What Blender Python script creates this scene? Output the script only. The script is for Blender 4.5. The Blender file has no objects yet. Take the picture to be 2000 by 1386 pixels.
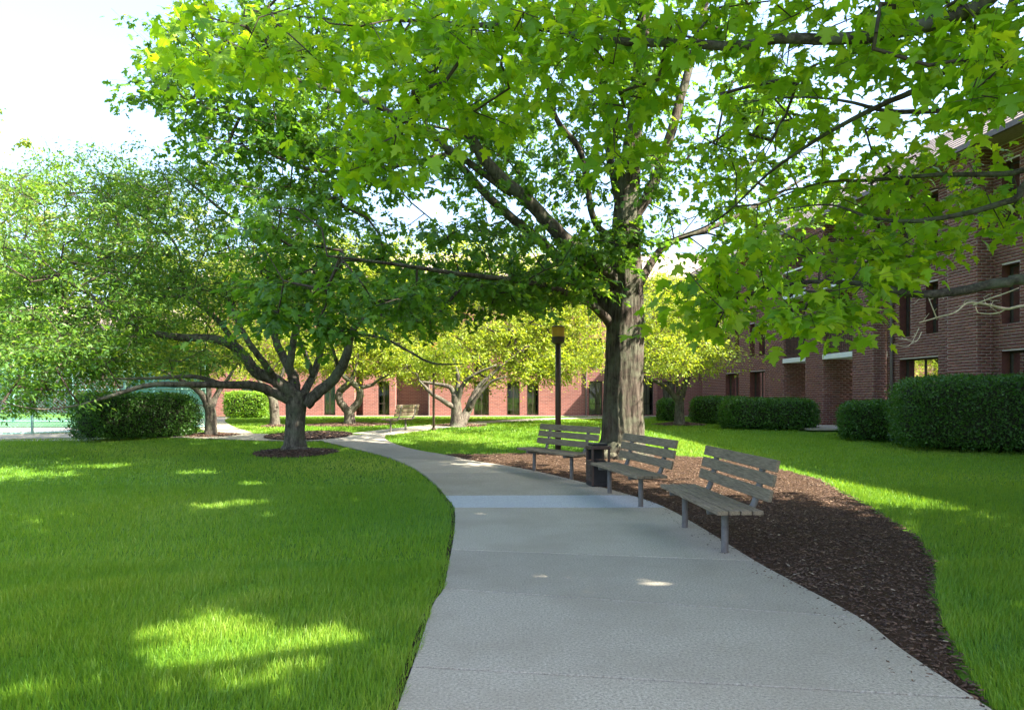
import bpy, math, random
import numpy as np
from mathutils import Vector, Matrix
random.seed(7); rng = np.random.default_rng(11)
S = bpy.context.scene; C = S.collection
# ---------------------------------------------------------------- camera, sky, sun, exposure
F = 1333.0; HZ = 776.0; H0 = 1.55
cam = bpy.data.objects.new('camera', bpy.data.cameras.new('camera')); C.objects.link(cam)
cam.location = (0, 0, H0); cam.rotation_euler = (math.radians(90), 0, 0)
cam.data.lens = 24; cam.data.sensor_width = 36; cam.data.shift_y = 83/2000; cam.data.clip_end = 4000; cam.data.clip_start = 0.05
S.camera = cam
SUN = Vector((1.0, -0.43, 1.08)).normalized()
w = bpy.data.worlds.new('World'); S.world = w; w.use_nodes = True
nt = w.node_tree; nt.nodes.clear()
sky = nt.nodes.new('ShaderNodeTexSky'); sky.sky_type = 'NISHITA'; sky.sun_disc = False
sky.sun_elevation = math.asin(SUN.z); sky.sun_rotation = math.atan2(SUN.x, SUN.y)
sky.air_density = 1.0; sky.dust_density = 3.5; sky.ozone_density = 2.5
bg = nt.nodes.new('ShaderNodeBackground'); bg.inputs[1].default_value = 0.15
wo = nt.nodes.new('ShaderNodeOutputWorld'); veil = nt.nodes.new('ShaderNodeMix'); veil.data_type = 'RGBA'; veil.inputs[0].default_value = .38; veil.inputs[7].default_value = (.95, 1.2, 1.75, 1)   # thin even high haze
nt.links.new(sky.outputs[0], veil.inputs[6]); tint = nt.nodes.new('ShaderNodeMix'); tint.data_type = 'RGBA'; tint.blend_type = 'MULTIPLY'; tint.inputs[0].default_value = 1; tint.inputs[7].default_value = (.92, .935, .97, 1)
nt.links.new(veil.outputs[2], tint.inputs[6]); nt.links.new(tint.outputs[2], bg.inputs[0]); nt.links.new(bg.outputs[0], wo.inputs[0])
sun = bpy.data.objects.new('sun', bpy.data.lights.new('sun', 'SUN')); C.objects.link(sun)
sun.data.energy = 4.2; sun.data.angle = math.radians(0.5); sun.data.color = (1.0, 0.93, 0.80)
sun.rotation_euler = SUN.to_track_quat('Z', 'Y').to_euler(); sun.location = (30, -15, 30)
S.view_settings.view_transform = 'Standard'; S.view_settings.look = 'None'
S.view_settings.exposure = 2.72; S.view_settings.gamma = 1; S.view_settings.use_curve_mapping = False
# ---------------------------------------------------------------- helpers
def T(x, y):
    t = np.clip((np.asarray(y, float)-9)/20, 0, 1); return 0.4*t*t*(3-2*t)
def W(px, py, Y): return np.array([(px-1000)/F*Y, Y, H0-(py-HZ)/F*Y])
def G(px, py):
    Y = 10.0
    for _ in range(60): Y = 0.5*Y+0.5*min((H0-float(T(0, Y)))*F/max(py-HZ, 1), 400)
    return np.array([(px-1000)/F*Y, Y, float(T(0, Y))])
def thing(name, label, cat, loc=(0,0,0), rz=0, group=None):
    o = bpy.data.objects.new(name, None); C.objects.link(o); o.empty_display_size = .2
    o.location = tuple(map(float, loc)); o.rotation_euler = (0,0,rz); o['label'] = label; o['category'] = cat
    if group: o['group'] = group
    return o
def tag(o, label, cat, group=None):
    o['label'] = label; o['category'] = cat
    if group: o['group'] = group
    return o
def par(o, p):
    if p is not None:
        o.parent = p
        o.matrix_parent_inverse = WINV[p.name] if p.name in WINV else Matrix.Identity(4)
WINV = {}
def world_parent(p):            # children of p are built in world coordinates
    WINV[p.name] = (Matrix.Translation(p.location) @ p.rotation_euler.to_matrix().to_4x4()).inverted(); return p
def mesh(name, V, Fc, mat=None, parent=None, smooth=False, rnd=None, kind=None, link=True):
    V = np.asarray(V, np.float32); me = bpy.data.meshes.new(name)
    if isinstance(Fc, np.ndarray):
        m, k = Fc.shape
        me.vertices.add(len(V)); me.vertices.foreach_set('co', V.ravel())
        me.loops.add(m*k); me.loops.foreach_set('vertex_index', Fc.astype(np.int32).ravel())
        me.polygons.add(m); me.polygons.foreach_set('loop_start', np.arange(0, m*k, k, dtype=np.int32))
        me.polygons.foreach_set('loop_total', np.full(m, k, np.int32)); me.update(calc_edges=True)
    else:
        me.from_pydata([tuple(map(float, v)) for v in V], [], [tuple(map(int, f)) for f in Fc])
    if rnd is not None:
        a = me.attributes.new('rnd', 'FLOAT', 'FACE'); a.data.foreach_set('value', np.asarray(rnd, np.float32))
    if smooth: me.polygons.foreach_set('use_smooth', np.ones(len(me.polygons), bool))
    if mat: me.materials.append(mat)
    if not link: return me
    o = bpy.data.objects.new(name, me); C.objects.link(o); par(o, parent)
    if kind: o['kind'] = kind
    return o
class MB:
    def __init__(s): s.v = []; s.f = []
    def add(s, V, Fc):
        b = len(s.v); s.v.extend([tuple(map(float, p)) for p in V]); s.f.extend([tuple(int(i)+b for i in f) for f in Fc]); return s
    def box(s, c, d, M=None, bev=0.0):
        x, y, z = [k/2 for k in d]
        P = [(-x,-y,-z),(x,-y,-z),(x,y,-z),(-x,y,-z),(-x,-y,z),(x,-y,z),(x,y,z),(-x,y,z)]
        Fc = [(0,3,2,1),(4,5,6,7),(0,1,5,4),(1,2,6,5),(2,3,7,6),(3,0,4,7)]
        P = [Vector(p) for p in P]
        if M is not None: P = [M @ p for p in P]
        return s.add([p+Vector(c) for p in P], Fc)
    def tube(s, pts, rad, n=8, cap=True):
        V, Fc = tube(pts, rad, n, cap); return s.add(V, Fc)
    def build(s, name, mat, parent=None, smooth=False, bevel=0, kind=None):
        o = mesh(name, s.v, s.f, mat, parent, smooth, kind=kind)
        if bevel:
            m = o.modifiers.new('bevel', 'BEVEL'); m.width = bevel; m.segments = 2; m.limit_method = 'ANGLE'
        return o
def tube(pts, rad, n=8, cap=True, flute=None):
    pts = [Vector(tuple(map(float, p))) for p in pts]; V = []; Fc = []
    up = None
    for i, p in enumerate(pts):
        a = pts[max(i-1, 0)]; b = pts[min(i+1, len(pts)-1)]; t = (b-a).normalized()
        if up is None: up = t.orthogonal().normalized()
        up = (up-t*up.dot(t)).normalized(); s = t.cross(up)
        r = rad[i] if hasattr(rad, '__len__') else rad
        for k in range(n):
            an = 2*math.pi*k/n; rr = r*(flute(an, i) if flute else 1)
            V.append(p+up*math.cos(an)*rr+s*math.sin(an)*rr)
    for i in range(len(pts)-1):
        for k in range(n):
            k2 = (k+1) % n; Fc.append((i*n+k, i*n+k2, (i+1)*n+k2, (i+1)*n+k))
    if cap: Fc.append(tuple(range(n))[::-1]); Fc.append(tuple(range((len(pts)-1)*n, len(pts)*n)))
    return V, Fc
def catmull(P, m):
    P = [np.array(p, float) for p in P]; Q = [2*P[0]-P[1]]+P+[2*P[-1]-P[-2]]; out = []
    for i in range(1, len(Q)-2):
        for k in range(m):
            t = k/m; a, b, c, d = Q[i-1], Q[i], Q[i+1], Q[i+2]
            out.append(.5*((2*b)+(c-a)*t+(2*a-5*b+4*c-d)*t*t+(3*b-a-3*c+d)*t**3))
    out.append(P[-1]); return np.array(out)
def inside(poly, x, y):
    poly = np.asarray(poly)[:, :2]; r = np.zeros(x.shape, bool); j = len(poly)-1
    for i in range(len(poly)):
        xi, yi = poly[i]; xj, yj = poly[j]
        c = ((yi > y) != (yj > y)) & (x < (xj-xi)*(y-yi)/((yj-yi) if yj != yi else 1e-9)+xi)
        r ^= c; j = i
    return r
def fnoise(x, y, s=1.0, seed=0):      # cheap smooth value noise from sines
    r = np.random.default_rng(seed); o = 0
    for k in range(7):
        a = r.uniform(0, 6.28); f = s*r.uniform(.6, 2.2); o = o+np.sin((x*math.cos(a)+y*math.sin(a))*f+r.uniform(0, 6.28))
    return o/7
# ---------------------------------------------------------------- materials
def new_mat(name):
    m = bpy.data.materials.new(name); m.use_nodes = True; t = m.node_tree
    return m, t, t.nodes['Principled BSDF'], t.nodes['Material Output']
def N(t, kind, **kw):
    n = t.nodes.new(kind)
    for k, v in kw.items():
        if k.startswith('i_'):
            n.inputs[k[2:]].default_value = v
        else: setattr(n, k, v)
    return n
def ramp(t, src, stops):
    r = t.nodes.new('ShaderNodeValToRGB'); e = r.color_ramp.elements
    while len(e) < len(stops): e.new(0.5)
    for q, (p, c) in zip(e, stops): q.position = p; q.color = (*c, 1)
    t.links.new(src, r.inputs[0]); return r.outputs[0]
def coord(t, scale=(1,1,1), obj=True):
    tc = t.nodes.new('ShaderNodeTexCoord'); mp = t.nodes.new('ShaderNodeMapping'); mp.inputs['Scale'].default_value = scale
    t.links.new(tc.outputs['Object' if obj else 'Generated'], mp.inputs[0]); return mp.outputs[0]
def noise(t, vec, scale, detail=4, rough=.6):
    n = N(t, 'ShaderNodeTexNoise'); n.inputs['Scale'].default_value = scale; n.inputs['Detail'].default_value = detail; n.inputs['Roughness'].default_value = rough
    t.links.new(vec, n.inputs['Vector']); return n.outputs[0]
def mixc(t, fac, a, b, mode='MIX'):
    n = t.nodes.new('ShaderNodeMix'); n.data_type = 'RGBA'; n.blend_type = mode
    for s, v in ((n.inputs[0], fac), (n.inputs[6], a), (n.inputs[7], b)):
        if hasattr(v, 'links') or isinstance(v, bpy.types.NodeSocket): t.links.new(v, s)
        else: s.default_value = v if isinstance(v, float) else (*v, 1)
    return n.outputs[2]
def bump(t, h, b, strength=.4, dist=.01):
    n = t.nodes.new('ShaderNodeBump'); n.inputs['Strength'].default_value = strength; n.inputs['Distance'].default_value = dist
    t.links.new(h, n.inputs['Height']); t.links.new(n.outputs[0], b.inputs['Normal'])
def leaf_mat(name, cols, trans=.5, tcol=None, rough=.45):
    m, t, b, out = new_mat(name)
    a = N(t, 'ShaderNodeAttribute', attribute_name='rnd')
    oi = N(t, 'ShaderNodeObjectInfo'); s = N(t, 'ShaderNodeMath', operation='ADD'); t.links.new(a.outputs['Fac'], s.inputs[0]); t.links.new(oi.outputs['Random'], s.inputs[1])
    fr = N(t, 'ShaderNodeMath', operation='FRACT'); t.links.new(s.outputs[0], fr.inputs[0])
    c = ramp(t, a.outputs['Fac'] if name == 'grass_blade' else fr.outputs[0], [(i/(len(cols)-1), q) for i, q in enumerate(cols)])
    t.links.new(c, b.inputs['Base Color']); b.inputs['Roughness'].default_value = rough; b.inputs['Specular IOR Level'].default_value = .35
    tr = t.nodes.new('ShaderNodeBsdfTranslucent'); g = mixc(t, 1.0, c, tcol or (1.9, 1.7, .6), 'MULTIPLY'); t.links.new(g, tr.inputs[0])
    mx = t.nodes.new('ShaderNodeMixShader'); mx.inputs[0].default_value = trans
    t.links.new(b.outputs[0], mx.inputs[1]); t.links.new(tr.outputs[0], mx.inputs[2]); t.links.new(mx.outputs[0], out.inputs[0]); return m
def plain(name, c1, c2, scale=8, rough=.7, stretch=(1,1,1), bs=.3, bd=.004, metallic=0, spec=.3):
    m, t, b, out = new_mat(name); v = coord(t, stretch)
    n = noise(t, v, scale, 6, .65); t.links.new(ramp(t, n, [(.3, c1), (.7, c2)]), b.inputs['Base Color'])
    b.inputs['Roughness'].default_value = rough; b.inputs['Metallic'].default_value = metallic; b.inputs['Specular IOR Level'].default_value = spec
    n2 = noise(t, v, scale*6, 4, .6); bump(t, n2, b, bs, bd); return m
M = {}
M['leaf_oak'] = leaf_mat('leaf_oak', [(.05,.125,.02),(.09,.20,.02),(.065,.155,.028),(.15,.27,.02),(.055,.14,.035)], .5)
M['leaf_near'] = leaf_mat('leaf_near', [(.13,.26,.016),(.22,.37,.016),(.16,.30,.018),(.33,.44,.018),(.11,.25,.025)], .6)
M['leaf_cherry'] = leaf_mat('leaf_cherry', [(.06,.145,.03),(.105,.215,.03),(.08,.18,.035),(.17,.27,.035),(.07,.16,.05)], .55)
M['leaf_yellow'] = leaf_mat('leaf_yellow', [(.16,.24,.02),(.26,.34,.03),(.20,.28,.03),(.34,.38,.05),(.14,.23,.03)], .5)
M['leaf_bg'] = leaf_mat('leaf_bg', [(.10,.18,.03),(.20,.26,.05),(.14,.22,.04),(.28,.30,.09)], .45)
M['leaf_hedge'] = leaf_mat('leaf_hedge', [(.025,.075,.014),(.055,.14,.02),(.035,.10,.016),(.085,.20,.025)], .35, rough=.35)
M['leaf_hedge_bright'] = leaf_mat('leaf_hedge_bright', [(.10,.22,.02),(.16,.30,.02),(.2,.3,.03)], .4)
M['grass'] = leaf_mat('grass_blade', [(.085,.21,.03),(.115,.25,.024),(.15,.285,.022),(.20,.32,.03),(.31,.40,.075)], .45, (1.6,1.35,.6))
def bark(name, c1, c2, c3, sc=6, st=(1,1,.16), bs=.9, bd=.03):
    m, t, b, out = new_mat(name); v = coord(t, st); n = noise(t, v, sc*1.6, 8, .7); n2 = noise(t, coord(t), 2.3, 5, .7)
    c = ramp(t, n, [(.34, c1), (.5, c2), (.68, c3)]); c = mixc(t, ramp(t, n2, [(.45, (0,0,0)), (.62, (.6,.6,.6))]), c, (.12,.13,.085))
    t.links.new(c, b.inputs['Base Color']); b.inputs['Roughness'].default_value = .95; b.inputs['Specular IOR Level'].default_value = .15
    bump(t, n, b, bs, bd); return m
M['bark_oak'] = bark('bark_oak', (.014,.010,.008), (.062,.048,.037), (.125,.10,.08), 9, (1,1,.13), 1.0, .05)
M['bark_grey'] = bark('bark_grey', (.025,.020,.017), (.075,.062,.05), (.17,.145,.115), 9, (1,1,.4), .6, .012)
M['bark_limb'] = bark('bark_limb', (.016,.012,.010), (.045,.035,.028), (.10,.08,.065), 16, (1,1,1), .7, .006)
M['bark_twig'] = plain('bark_twig', (.03,.021,.016), (.075,.056,.042), 20, .9)
M['bark_pale'] = plain('bark_pale', (.55,.42,.34), (.75,.62,.52), 30, .8)
def concrete(name, c1, c2, blot=(.30,.27,.22)):
    m, t, b, out = new_mat(name); v = coord(t)
    f = noise(t, v, 60, 5, .85); g = noise(t, v, 1.1, 6, .6); s = noise(t, v, 5.0, 6, .7)
    c = ramp(t, f, [(.36, tuple(k*.5 for k in c1)), (.5, c1), (.62, c2), (.72, tuple(k*1.35 for k in c2))])
    c = mixc(t, ramp(t, g, [(.42, (0,0,0)), (.68, (.55,.55,.55))]), c, blot)
    c = mixc(t, ramp(t, s, [(.55, (0,0,0)), (.8, (.35,.35,.35))]), c, tuple(k*.6 for k in c1))
    oi = N(t, 'ShaderNodeObjectInfo'); c = mixc(t, 1.0, c, ramp(t, oi.outputs['Random'], [(0, (.82,.81,.80)), (1, (1.08,1.07,1.04))]), 'MULTIPLY')
    t.links.new(c, b.inputs['Base Color']); b.inputs['Roughness'].default_value = .9; b.inputs['Specular IOR Level'].default_value = .2
    bump(t, f, b, .25, .003); return m
M['concrete'] = concrete('concrete', (.31,.28,.225), (.43,.395,.325), (.23,.20,.155))
M['concrete_blue'] = concrete('concrete_blue', (.36,.375,.39), (.45,.465,.48), (.33,.34,.35))
M['pink_paving'] = concrete('pink_paving', (.48,.40,.36), (.58,.50,.45), (.42,.36,.33))
def ground_mat():
    m, t, b, out = new_mat('lawn_soil'); v = coord(t); n = noise(t, v, 30, 6, .7); g = noise(t, v, .5, 4, .6)
    c = ramp(t, n, [(.3, (.045,.095,.014)), (.55, (.085,.18,.018)), (.75, (.13,.23,.026))])
    c = mixc(t, ramp(t, g, [(.45, (0,0,0)), (.7, (.5,.5,.5))]), c, (.10,.19,.02))
    t.links.new(c, b.inputs['Base Color']); b.inputs['Roughness'].default_value = 1; b.inputs['Specular IOR Level'].default_value = .1; bump(t, n, b, .8, .03); return m
M['lawn'] = ground_mat()
def mulch_mat(name, cs):
    m, t, b, out = new_mat(name); v = coord(t); n = noise(t, v, 55, 6, .75); k = noise(t, v, 2, 3, .6)
    c = ramp(t, n, [(.32, cs[0]), (.52, cs[1]), (.7, cs[2])]); c = mixc(t, ramp(t, k, [(.4, (0,0,0)), (.7, (.5,.5,.5))]), c, tuple(q*.7 for q in cs[1]))
    t.links.new(c, b.inputs['Base Color']); b.inputs['Roughness'].default_value = 1; b.inputs['Specular IOR Level'].default_value = .1; bump(t, n, b, 1, .03); return m
M['mulch'] = mulch_mat('mulch', [(.02,.011,.006), (.065,.038,.022), (.12,.075,.045)])
M['soil'] = mulch_mat('soil', [(.012,.009,.006), (.03,.02,.013), (.06,.04,.025)])
def chip_mat():
    m, t, b, out = new_mat('wood_chip'); a = N(t, 'ShaderNodeAttribute', attribute_name='rnd')
    t.links.new(ramp(t, a.outputs['Fac'], [(0, (.03,.015,.008)), (.6, (.085,.045,.026)), (.9, (.14,.08,.048)), (.98, (.18,.125,.08)), (1, (.32,.25,.18))]), b.inputs['Base Color'])
    b.inputs['Roughness'].default_value = .9; return m
M['chip'] = chip_mat()
def brick_unit():
    m, t, b, out = new_mat('brick_clay'); a = N(t, 'ShaderNodeAttribute', attribute_name='rnd'); oi = N(t, 'ShaderNodeObjectInfo')
    s = N(t, 'ShaderNodeMath', operation='ADD'); t.links.new(a.outputs['Fac'], s.inputs[0]); t.links.new(oi.outputs['Random'], s.inputs[1])
    fr = N(t, 'ShaderNodeMath', operation='FRACT'); t.links.new(s.outputs[0], fr.inputs[0])
    c = ramp(t, fr.outputs[0], [(0, (.11,.036,.03)), (.3, (.18,.055,.042)), (.55, (.14,.045,.04)), (.8, (.23,.075,.055)), (1, (.10,.04,.038))])
    n = noise(t, coord(t), 40, 4, .7); c = mixc(t, .35, c, ramp(t, n, [(.3, (.06,.02,.02)), (.7, (.30,.12,.09))]))
    t.links.new(c, b.inputs['Base Color']); b.inputs['Roughness'].default_value = .85; bump(t, n, b, .4, .004); return m
M['brick'] = brick_unit()
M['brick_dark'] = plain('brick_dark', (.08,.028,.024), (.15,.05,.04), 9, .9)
M['mortar'] = plain('mortar', (.42,.34,.31), (.56,.46,.42), 30, .95)
def brick_wall_mat():
    m, t, b, out = new_mat('brick_wall_far'); tc = N(t, 'ShaderNodeTexCoord'); sp = N(t, 'ShaderNodeSeparateXYZ'); t.links.new(tc.outputs['Object'], sp.inputs[0])
    ad = N(t, 'ShaderNodeMath', operation='ADD'); t.links.new(sp.outputs[0], ad.inputs[0]); t.links.new(sp.outputs[1], ad.inputs[1])
    cb = N(t, 'ShaderNodeCombineXYZ'); t.links.new(ad.outputs[0], cb.inputs[0]); t.links.new(sp.outputs[2], cb.inputs[1])
    br = N(t, 'ShaderNodeTexBrick'); t.links.new(cb.outputs[0], br.inputs['Vector'])
    for k, v in (('Scale', 1.0), ('Mortar Size', .010), ('Brick Width', .285), ('Row Height', .092), ('Bias', 0.0)): br.inputs[k].default_value = v
    br.inputs['Color1'].default_value = (.17,.055,.045,1); br.inputs['Color2'].default_value = (.24,.082,.062,1); br.inputs['Mortar'].default_value = (.27,.18,.15,1)
    n = noise(t, coord(t), .8, 4, .6); c = mixc(t, 1.0, br.outputs[0], ramp(t, n, [(.3, (.85,.82,.8)), (.7, (1.1,1.05,1.05))]), 'MULTIPLY')
    t.links.new(c, b.inputs['Base Color']); b.inputs['Roughness'].default_value = .9; bump(t, br.outputs['Fac'], b, .4, -.006); return m
M['brick_far'] = brick_wall_mat()
def glass_mat():
    m, t, b, out = new_mat('window_glass'); g = N(t, 'ShaderNodeBsdfGlossy'); g.inputs['Roughness'].default_value = .02; g.inputs[0].default_value = (.9,.92,.9,1)
    tr = N(t, 'ShaderNodeBsdfTransparent'); tr.inputs[0].default_value = (.62,.65,.62,1); mx = N(t, 'ShaderNodeMixShader'); fz = N(t, 'ShaderNodeFresnel'); fz.inputs[0].default_value = 1.75
    t.links.new(fz.outputs[0], mx.inputs[0]); t.links.new(tr.outputs[0], mx.inputs[1]); t.links.new(g.outputs[0], mx.inputs[2]); t.links.new(mx.outputs[0], out.inputs[0]); return m
M['glass'] = glass_mat()
M['frame'] = plain('bronze_frame', (.03,.02,.016), (.05,.035,.028), 10, .5)
M['curtain'] = plain('curtain', (.42,.37,.30), (.6,.54,.45), 3, .9, (6,6,.3))
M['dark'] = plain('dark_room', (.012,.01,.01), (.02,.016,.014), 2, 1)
M['white_trim'] = plain('white_trim', (.62,.62,.58), (.72,.72,.69), 4, .7)
M['roof'] = plain('roof_shingle', (.24,.18,.15), (.36,.28,.23), 12, .95, (1,1,1), .6, .01)
M['gutter'] = plain('gutter_metal', (.10,.075,.065), (.15,.11,.10), 5, .5)
M['siding'] = plain('brown_siding', (.09,.065,.05), (.15,.11,.09), 4, .8, (1,1,.2))
M['wood'] = plain('weathered_wood', (.10,.072,.045), (.33,.25,.165), 7, .85, (1,12,12), .8, .004)
M['wood_back'] = plain('weathered_wood_grey', (.10,.075,.048), (.29,.22,.145), 7, .85, (1,12,12), .8, .004)
M['post'] = plain('grey_steel_paint', (.10,.088,.078), (.16,.145,.13), 14, .55)
M['black'] = plain('black_metal', (.010,.010,.012), (.022,.022,.026), 10, .4)
M['lamp_post'] = plain('lamp_post_paint', (.055,.035,.028), (.085,.055,.045), 10, .5)
M['fence_green'] = plain('fence_green', (.10,.27,.21), (.15,.34,.27), 6, .6)
M['fence_post'] = plain('fence_post_paint', (.22,.42,.38), (.3,.5,.46), 6, .6)
M['court'] = plain('court_green', (.05,.13,.06), (.075,.17,.08), 2, .9)
def amber_mat():
    m, t, b, out = new_mat('amber_glass'); b.inputs['Base Color'].default_value = (.60,.40,.10,1); b.inputs['Roughness'].default_value = .35
    tr = N(t, 'ShaderNodeBsdfTranslucent'); tr.inputs[0].default_value = (1,.68,.16,1); mx = N(t, 'ShaderNodeMixShader'); mx.inputs[0].default_value = .55
    t.links.new(b.outputs[0], mx.inputs[1]); t.links.new(tr.outputs[0], mx.inputs[2]); t.links.new(mx.outputs[0], out.inputs[0]); return m
M['amber'] = amber_mat()
# ---------------------------------------------------------------- path layout (left and right edges of the slabs, from foreground to junction)
# stations: (left px, right px, joint?)
def gp(p): return G(*p)
st = [((-.57,-3.0),(2.38,-3.0),1), ((-.57,-.6),(2.38,-.6),1), ((-.575,1.6),(2.38,1.6),1)]
stn = [(np.array([*a, 0.0]), np.array([*b, 0.0]), j) for a, b, j in st]
for l, r, j in [((805,1300),(1905,1362),1),((845,1180),(1760,1265),0),((866,1148),(1680,1205),1),((876,1100),(1560,1140),0),((882,1072),(1475,1094),1),((888,1030),(1380,1035),0),
                ((887,990),(1300,990),1),((870,967),(1232,966),1),((852,946),(1150,944),0),((825,923),(1060,922),1),((795,906),(985,908),0),((765,894),(925,899),1),
                ((730,884),(868,887),0),((700,877),(820,879),1),((665,869),(780,869),0),((640,863),(755,858),1),((628,859),(752,850),0),((622,853),(760,845),1)]:
    stn.append((gp(l), gp(r), j))
Ls = catmull([s[0] for s in stn], 4); Rs = catmull([s[1] for s in stn], 4)
jidx = [4*i for i, s in enumerate(stn) if s[2]]
path_poly = np.vstack([Ls, Rs[::-1]])
def slab_mesh(L, R, top=0.0, th=.12, gap=.009, cols=9):
    L = L.copy(); R = R.copy()
    d0 = (L[1]-L[0]); d0 /= np.linalg.norm(d0[:2]); L[0] += d0*gap; R[0] += d0*gap
    d1 = (L[-2]-L[-1]); d1 /= np.linalg.norm(d1[:2]); L[-1] += d1*gap; R[-1] += d1*gap
    n = len(L); V = []; Fc = []
    for i in range(n):
        for k in range(cols):
            p = L[i]*(1-k/(cols-1))+R[i]*k/(cols-1); V.append((p[0], p[1], float(T(p[0], p[1]))+top))
    for i in range(n-1):
        for k in range(cols-1): a = i*cols+k; Fc.append((a, a+1, a+cols+1, a+cols))
    rim = [k for k in range(cols)]+[i*cols+cols-1 for i in range(1, n)]+[(n-1)*cols+k for k in range(cols-2, -1, -1)]+[i*cols for i in range(n-2, 0, -1)]
    b = len(V)
    for q in rim: V.append((V[q][0], V[q][1], V[q][2]-th))
    for q in range(len(rim)): q2 = (q+1) % len(rim); Fc.append((rim[q2], rim[q], b+q, b+q2))
    return V, Fc
def path_from(name, Ls, Rs, jidx, mats, label=None):
    # recessed bed under the slabs
    V, Fc = slab_mesh(Ls+0, Rs+0, -.03, .05, -.02)
    root = mesh(name, V, Fc, M['soil']); root['kind'] = 'structure'
    for q in range(len(jidx)-1):
        a, b = jidx[q], jidx[q+1]; V, Fc = slab_mesh(Ls[a:b+1], Rs[a:b+1])
        o = mesh('slab', V, Fc, mats(q), root); 
        bv = o.modifiers.new('bevel', 'BEVEL'); bv.width = .006; bv.segments = 2; bv.limit_method = 'ANGLE'; bv.angle_limit = math.radians(50)
        if mats(q) is M['concrete_blue']: o['label'] = 'newer blue-grey slab across the path'
    return root
path_from('path', Ls, Rs, jidx, lambda q: M['concrete_blue'] if q == 6 else M['concrete'])
def center_path(name, pts, width, step=6, mat=M['concrete']):
    P = catmull([gp(p) for p in pts], step); L = []; R = []
    for i, p in enumerate(P):
        t = P[min(i+1, len(P)-1)]-P[max(i-1, 0)]; t /= np.linalg.norm(t[:2]); nrm = np.array([-t[1], t[0], 0])
        L.append(p+nrm*width/2); R.append(p-nrm*width/2)
    L = np.array(L); R = np.array(R); j = list(range(0, len(P), 3)); 
    if j[-1] != len(P)-1: j.append(len(P)-1)
    path_from(name, L, R, j, lambda q: mat); return np.vstack([L, R[::-1]])
p2 = center_path('path', [(668,853),(600,854.5),(520,853),(440,850),(330,848),(200,849),(60,851),(-120,853),(-400,857)], 2.0)
p3 = center_path('path', [(722,847),(790,838.5),(880,829),(980,821.5),(1100,816.5),(1260,814.3)], 1.5)
p4 = center_path('path', [(455,846),(420,832),(412,820),(432,813)], 1.3, 3)
# ---------------------------------------------------------------- ground
def terrain():
    xs = np.concatenate([[-1500,-600,-250,-120,-80], np.linspace(-60, 60, 61), [80,120,250,600,1500]])
    ys = np.concatenate([[-1500,-500,-150,-50,-25,-12], np.linspace(-6, 60, 67), [80,120,250,600,1500]])
    X, Y = np.meshgrid(xs, ys); Z = T(X, Y)-.04; V = np.stack([X, Y, Z], -1).reshape(-1, 3); n = len(xs)
    f = [(j*n+i, j*n+i+1, (j+1)*n+i+1, (j+1)*n+i) for j in range(len(ys)-1) for i in range(n-1)]
    o = mesh('ground', V, np.array(f), M['lawn'], smooth=True); o['kind'] = 'structure'
terrain()
bed_r = [gp(p) for p in [(2180,1700),(1960,1400),(1935,1370),(1893,1300),(1850,1225),(1826,1150),(1832,1095),(1795,1045),(1700,985),(1600,932),(1500,907),(1400,893),(1300,886),(1180,880),(1060,882),(960,884),(870,884.5)]]
bed_l = [Rs[i]-np.array([.06,0,0]) for i in range(8, len(Rs)) if 3.0 < Rs[i][1] < 19.6 and Rs[i][0] > -1.8]
bed = np.array(bed_l+bed_r[::-1])
def blade_bed(name, poly, cell, mat, lift=-.02, amp=.02, seed=1, mound=None, kind='structure'):
    p = np.asarray(poly); x0, y0 = p[:, 0].min(), p[:, 1].min(); x1, y1 = p[:, 0].max(), p[:, 1].max()
    xs = np.arange(x0-cell, x1+cell, cell); ys = np.arange(y0-cell, y1+cell, cell); X, Y = np.meshgrid(xs, ys)
    n = len(xs); jx = X+rng.uniform(-.3, .3, X.shape)*cell; jy = Y+rng.uniform(-.3, .3, X.shape)*cell
    Z = T(jx, jy)+lift+amp*fnoise(jx, jy, 6, seed)+amp*.5*fnoise(jx, jy, 24, seed+1)
    if mound: cx, cy, rr, hh = mound; Z += hh*np.clip(1-np.hypot(jx-cx, jy-cy)/rr, 0, 1)**1.3
    ins = inside(p, X, Y); f = []
    J, I = np.nonzero(ins[:-1, :-1] & ins[1:, :-1] & ins[:-1, 1:] & ins[1:, 1:])
    f = np.stack([J*n+I, J*n+I+1, (J+1)*n+I+1, (J+1)*n+I], -1)
    used, inv = np.unique(f, return_inverse=True); V = np.stack([jx.ravel(), jy.ravel(), Z.ravel()], -1)[used]
    o = mesh(name, V, inv.reshape(f.shape), mat, smooth=True, kind=kind); return o
blade_bed('mulch_bed', bed, .07, M['mulch'])
def rand_pts(poly, n, density=None):
    p = np.asarray(poly); out = []; cnt = 0
    while cnt < n:
        x = rng.uniform(p[:, 0].min(), p[:, 0].max(), n*2); y = rng.uniform(p[:, 1].min(), p[:, 1].max(), n*2); k = inside(p, x, y)
        if density is not None: k &= rng.random(n*2) < density(x, y)
        out.append(np.stack([x[k], y[k]], -1)); cnt += k.sum()
    return np.vstack(out)[:n]
def frames(dirv, nrm):      # columns: side, along(dir), normal
    d = dirv/np.linalg.norm(dirv, axis=1, keepdims=True); s = np.cross(d, nrm); s /= np.linalg.norm(s, axis=1, keepdims=True)+1e-9; m = np.cross(s, d)
    return np.stack([s, d, m], -1)
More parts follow.
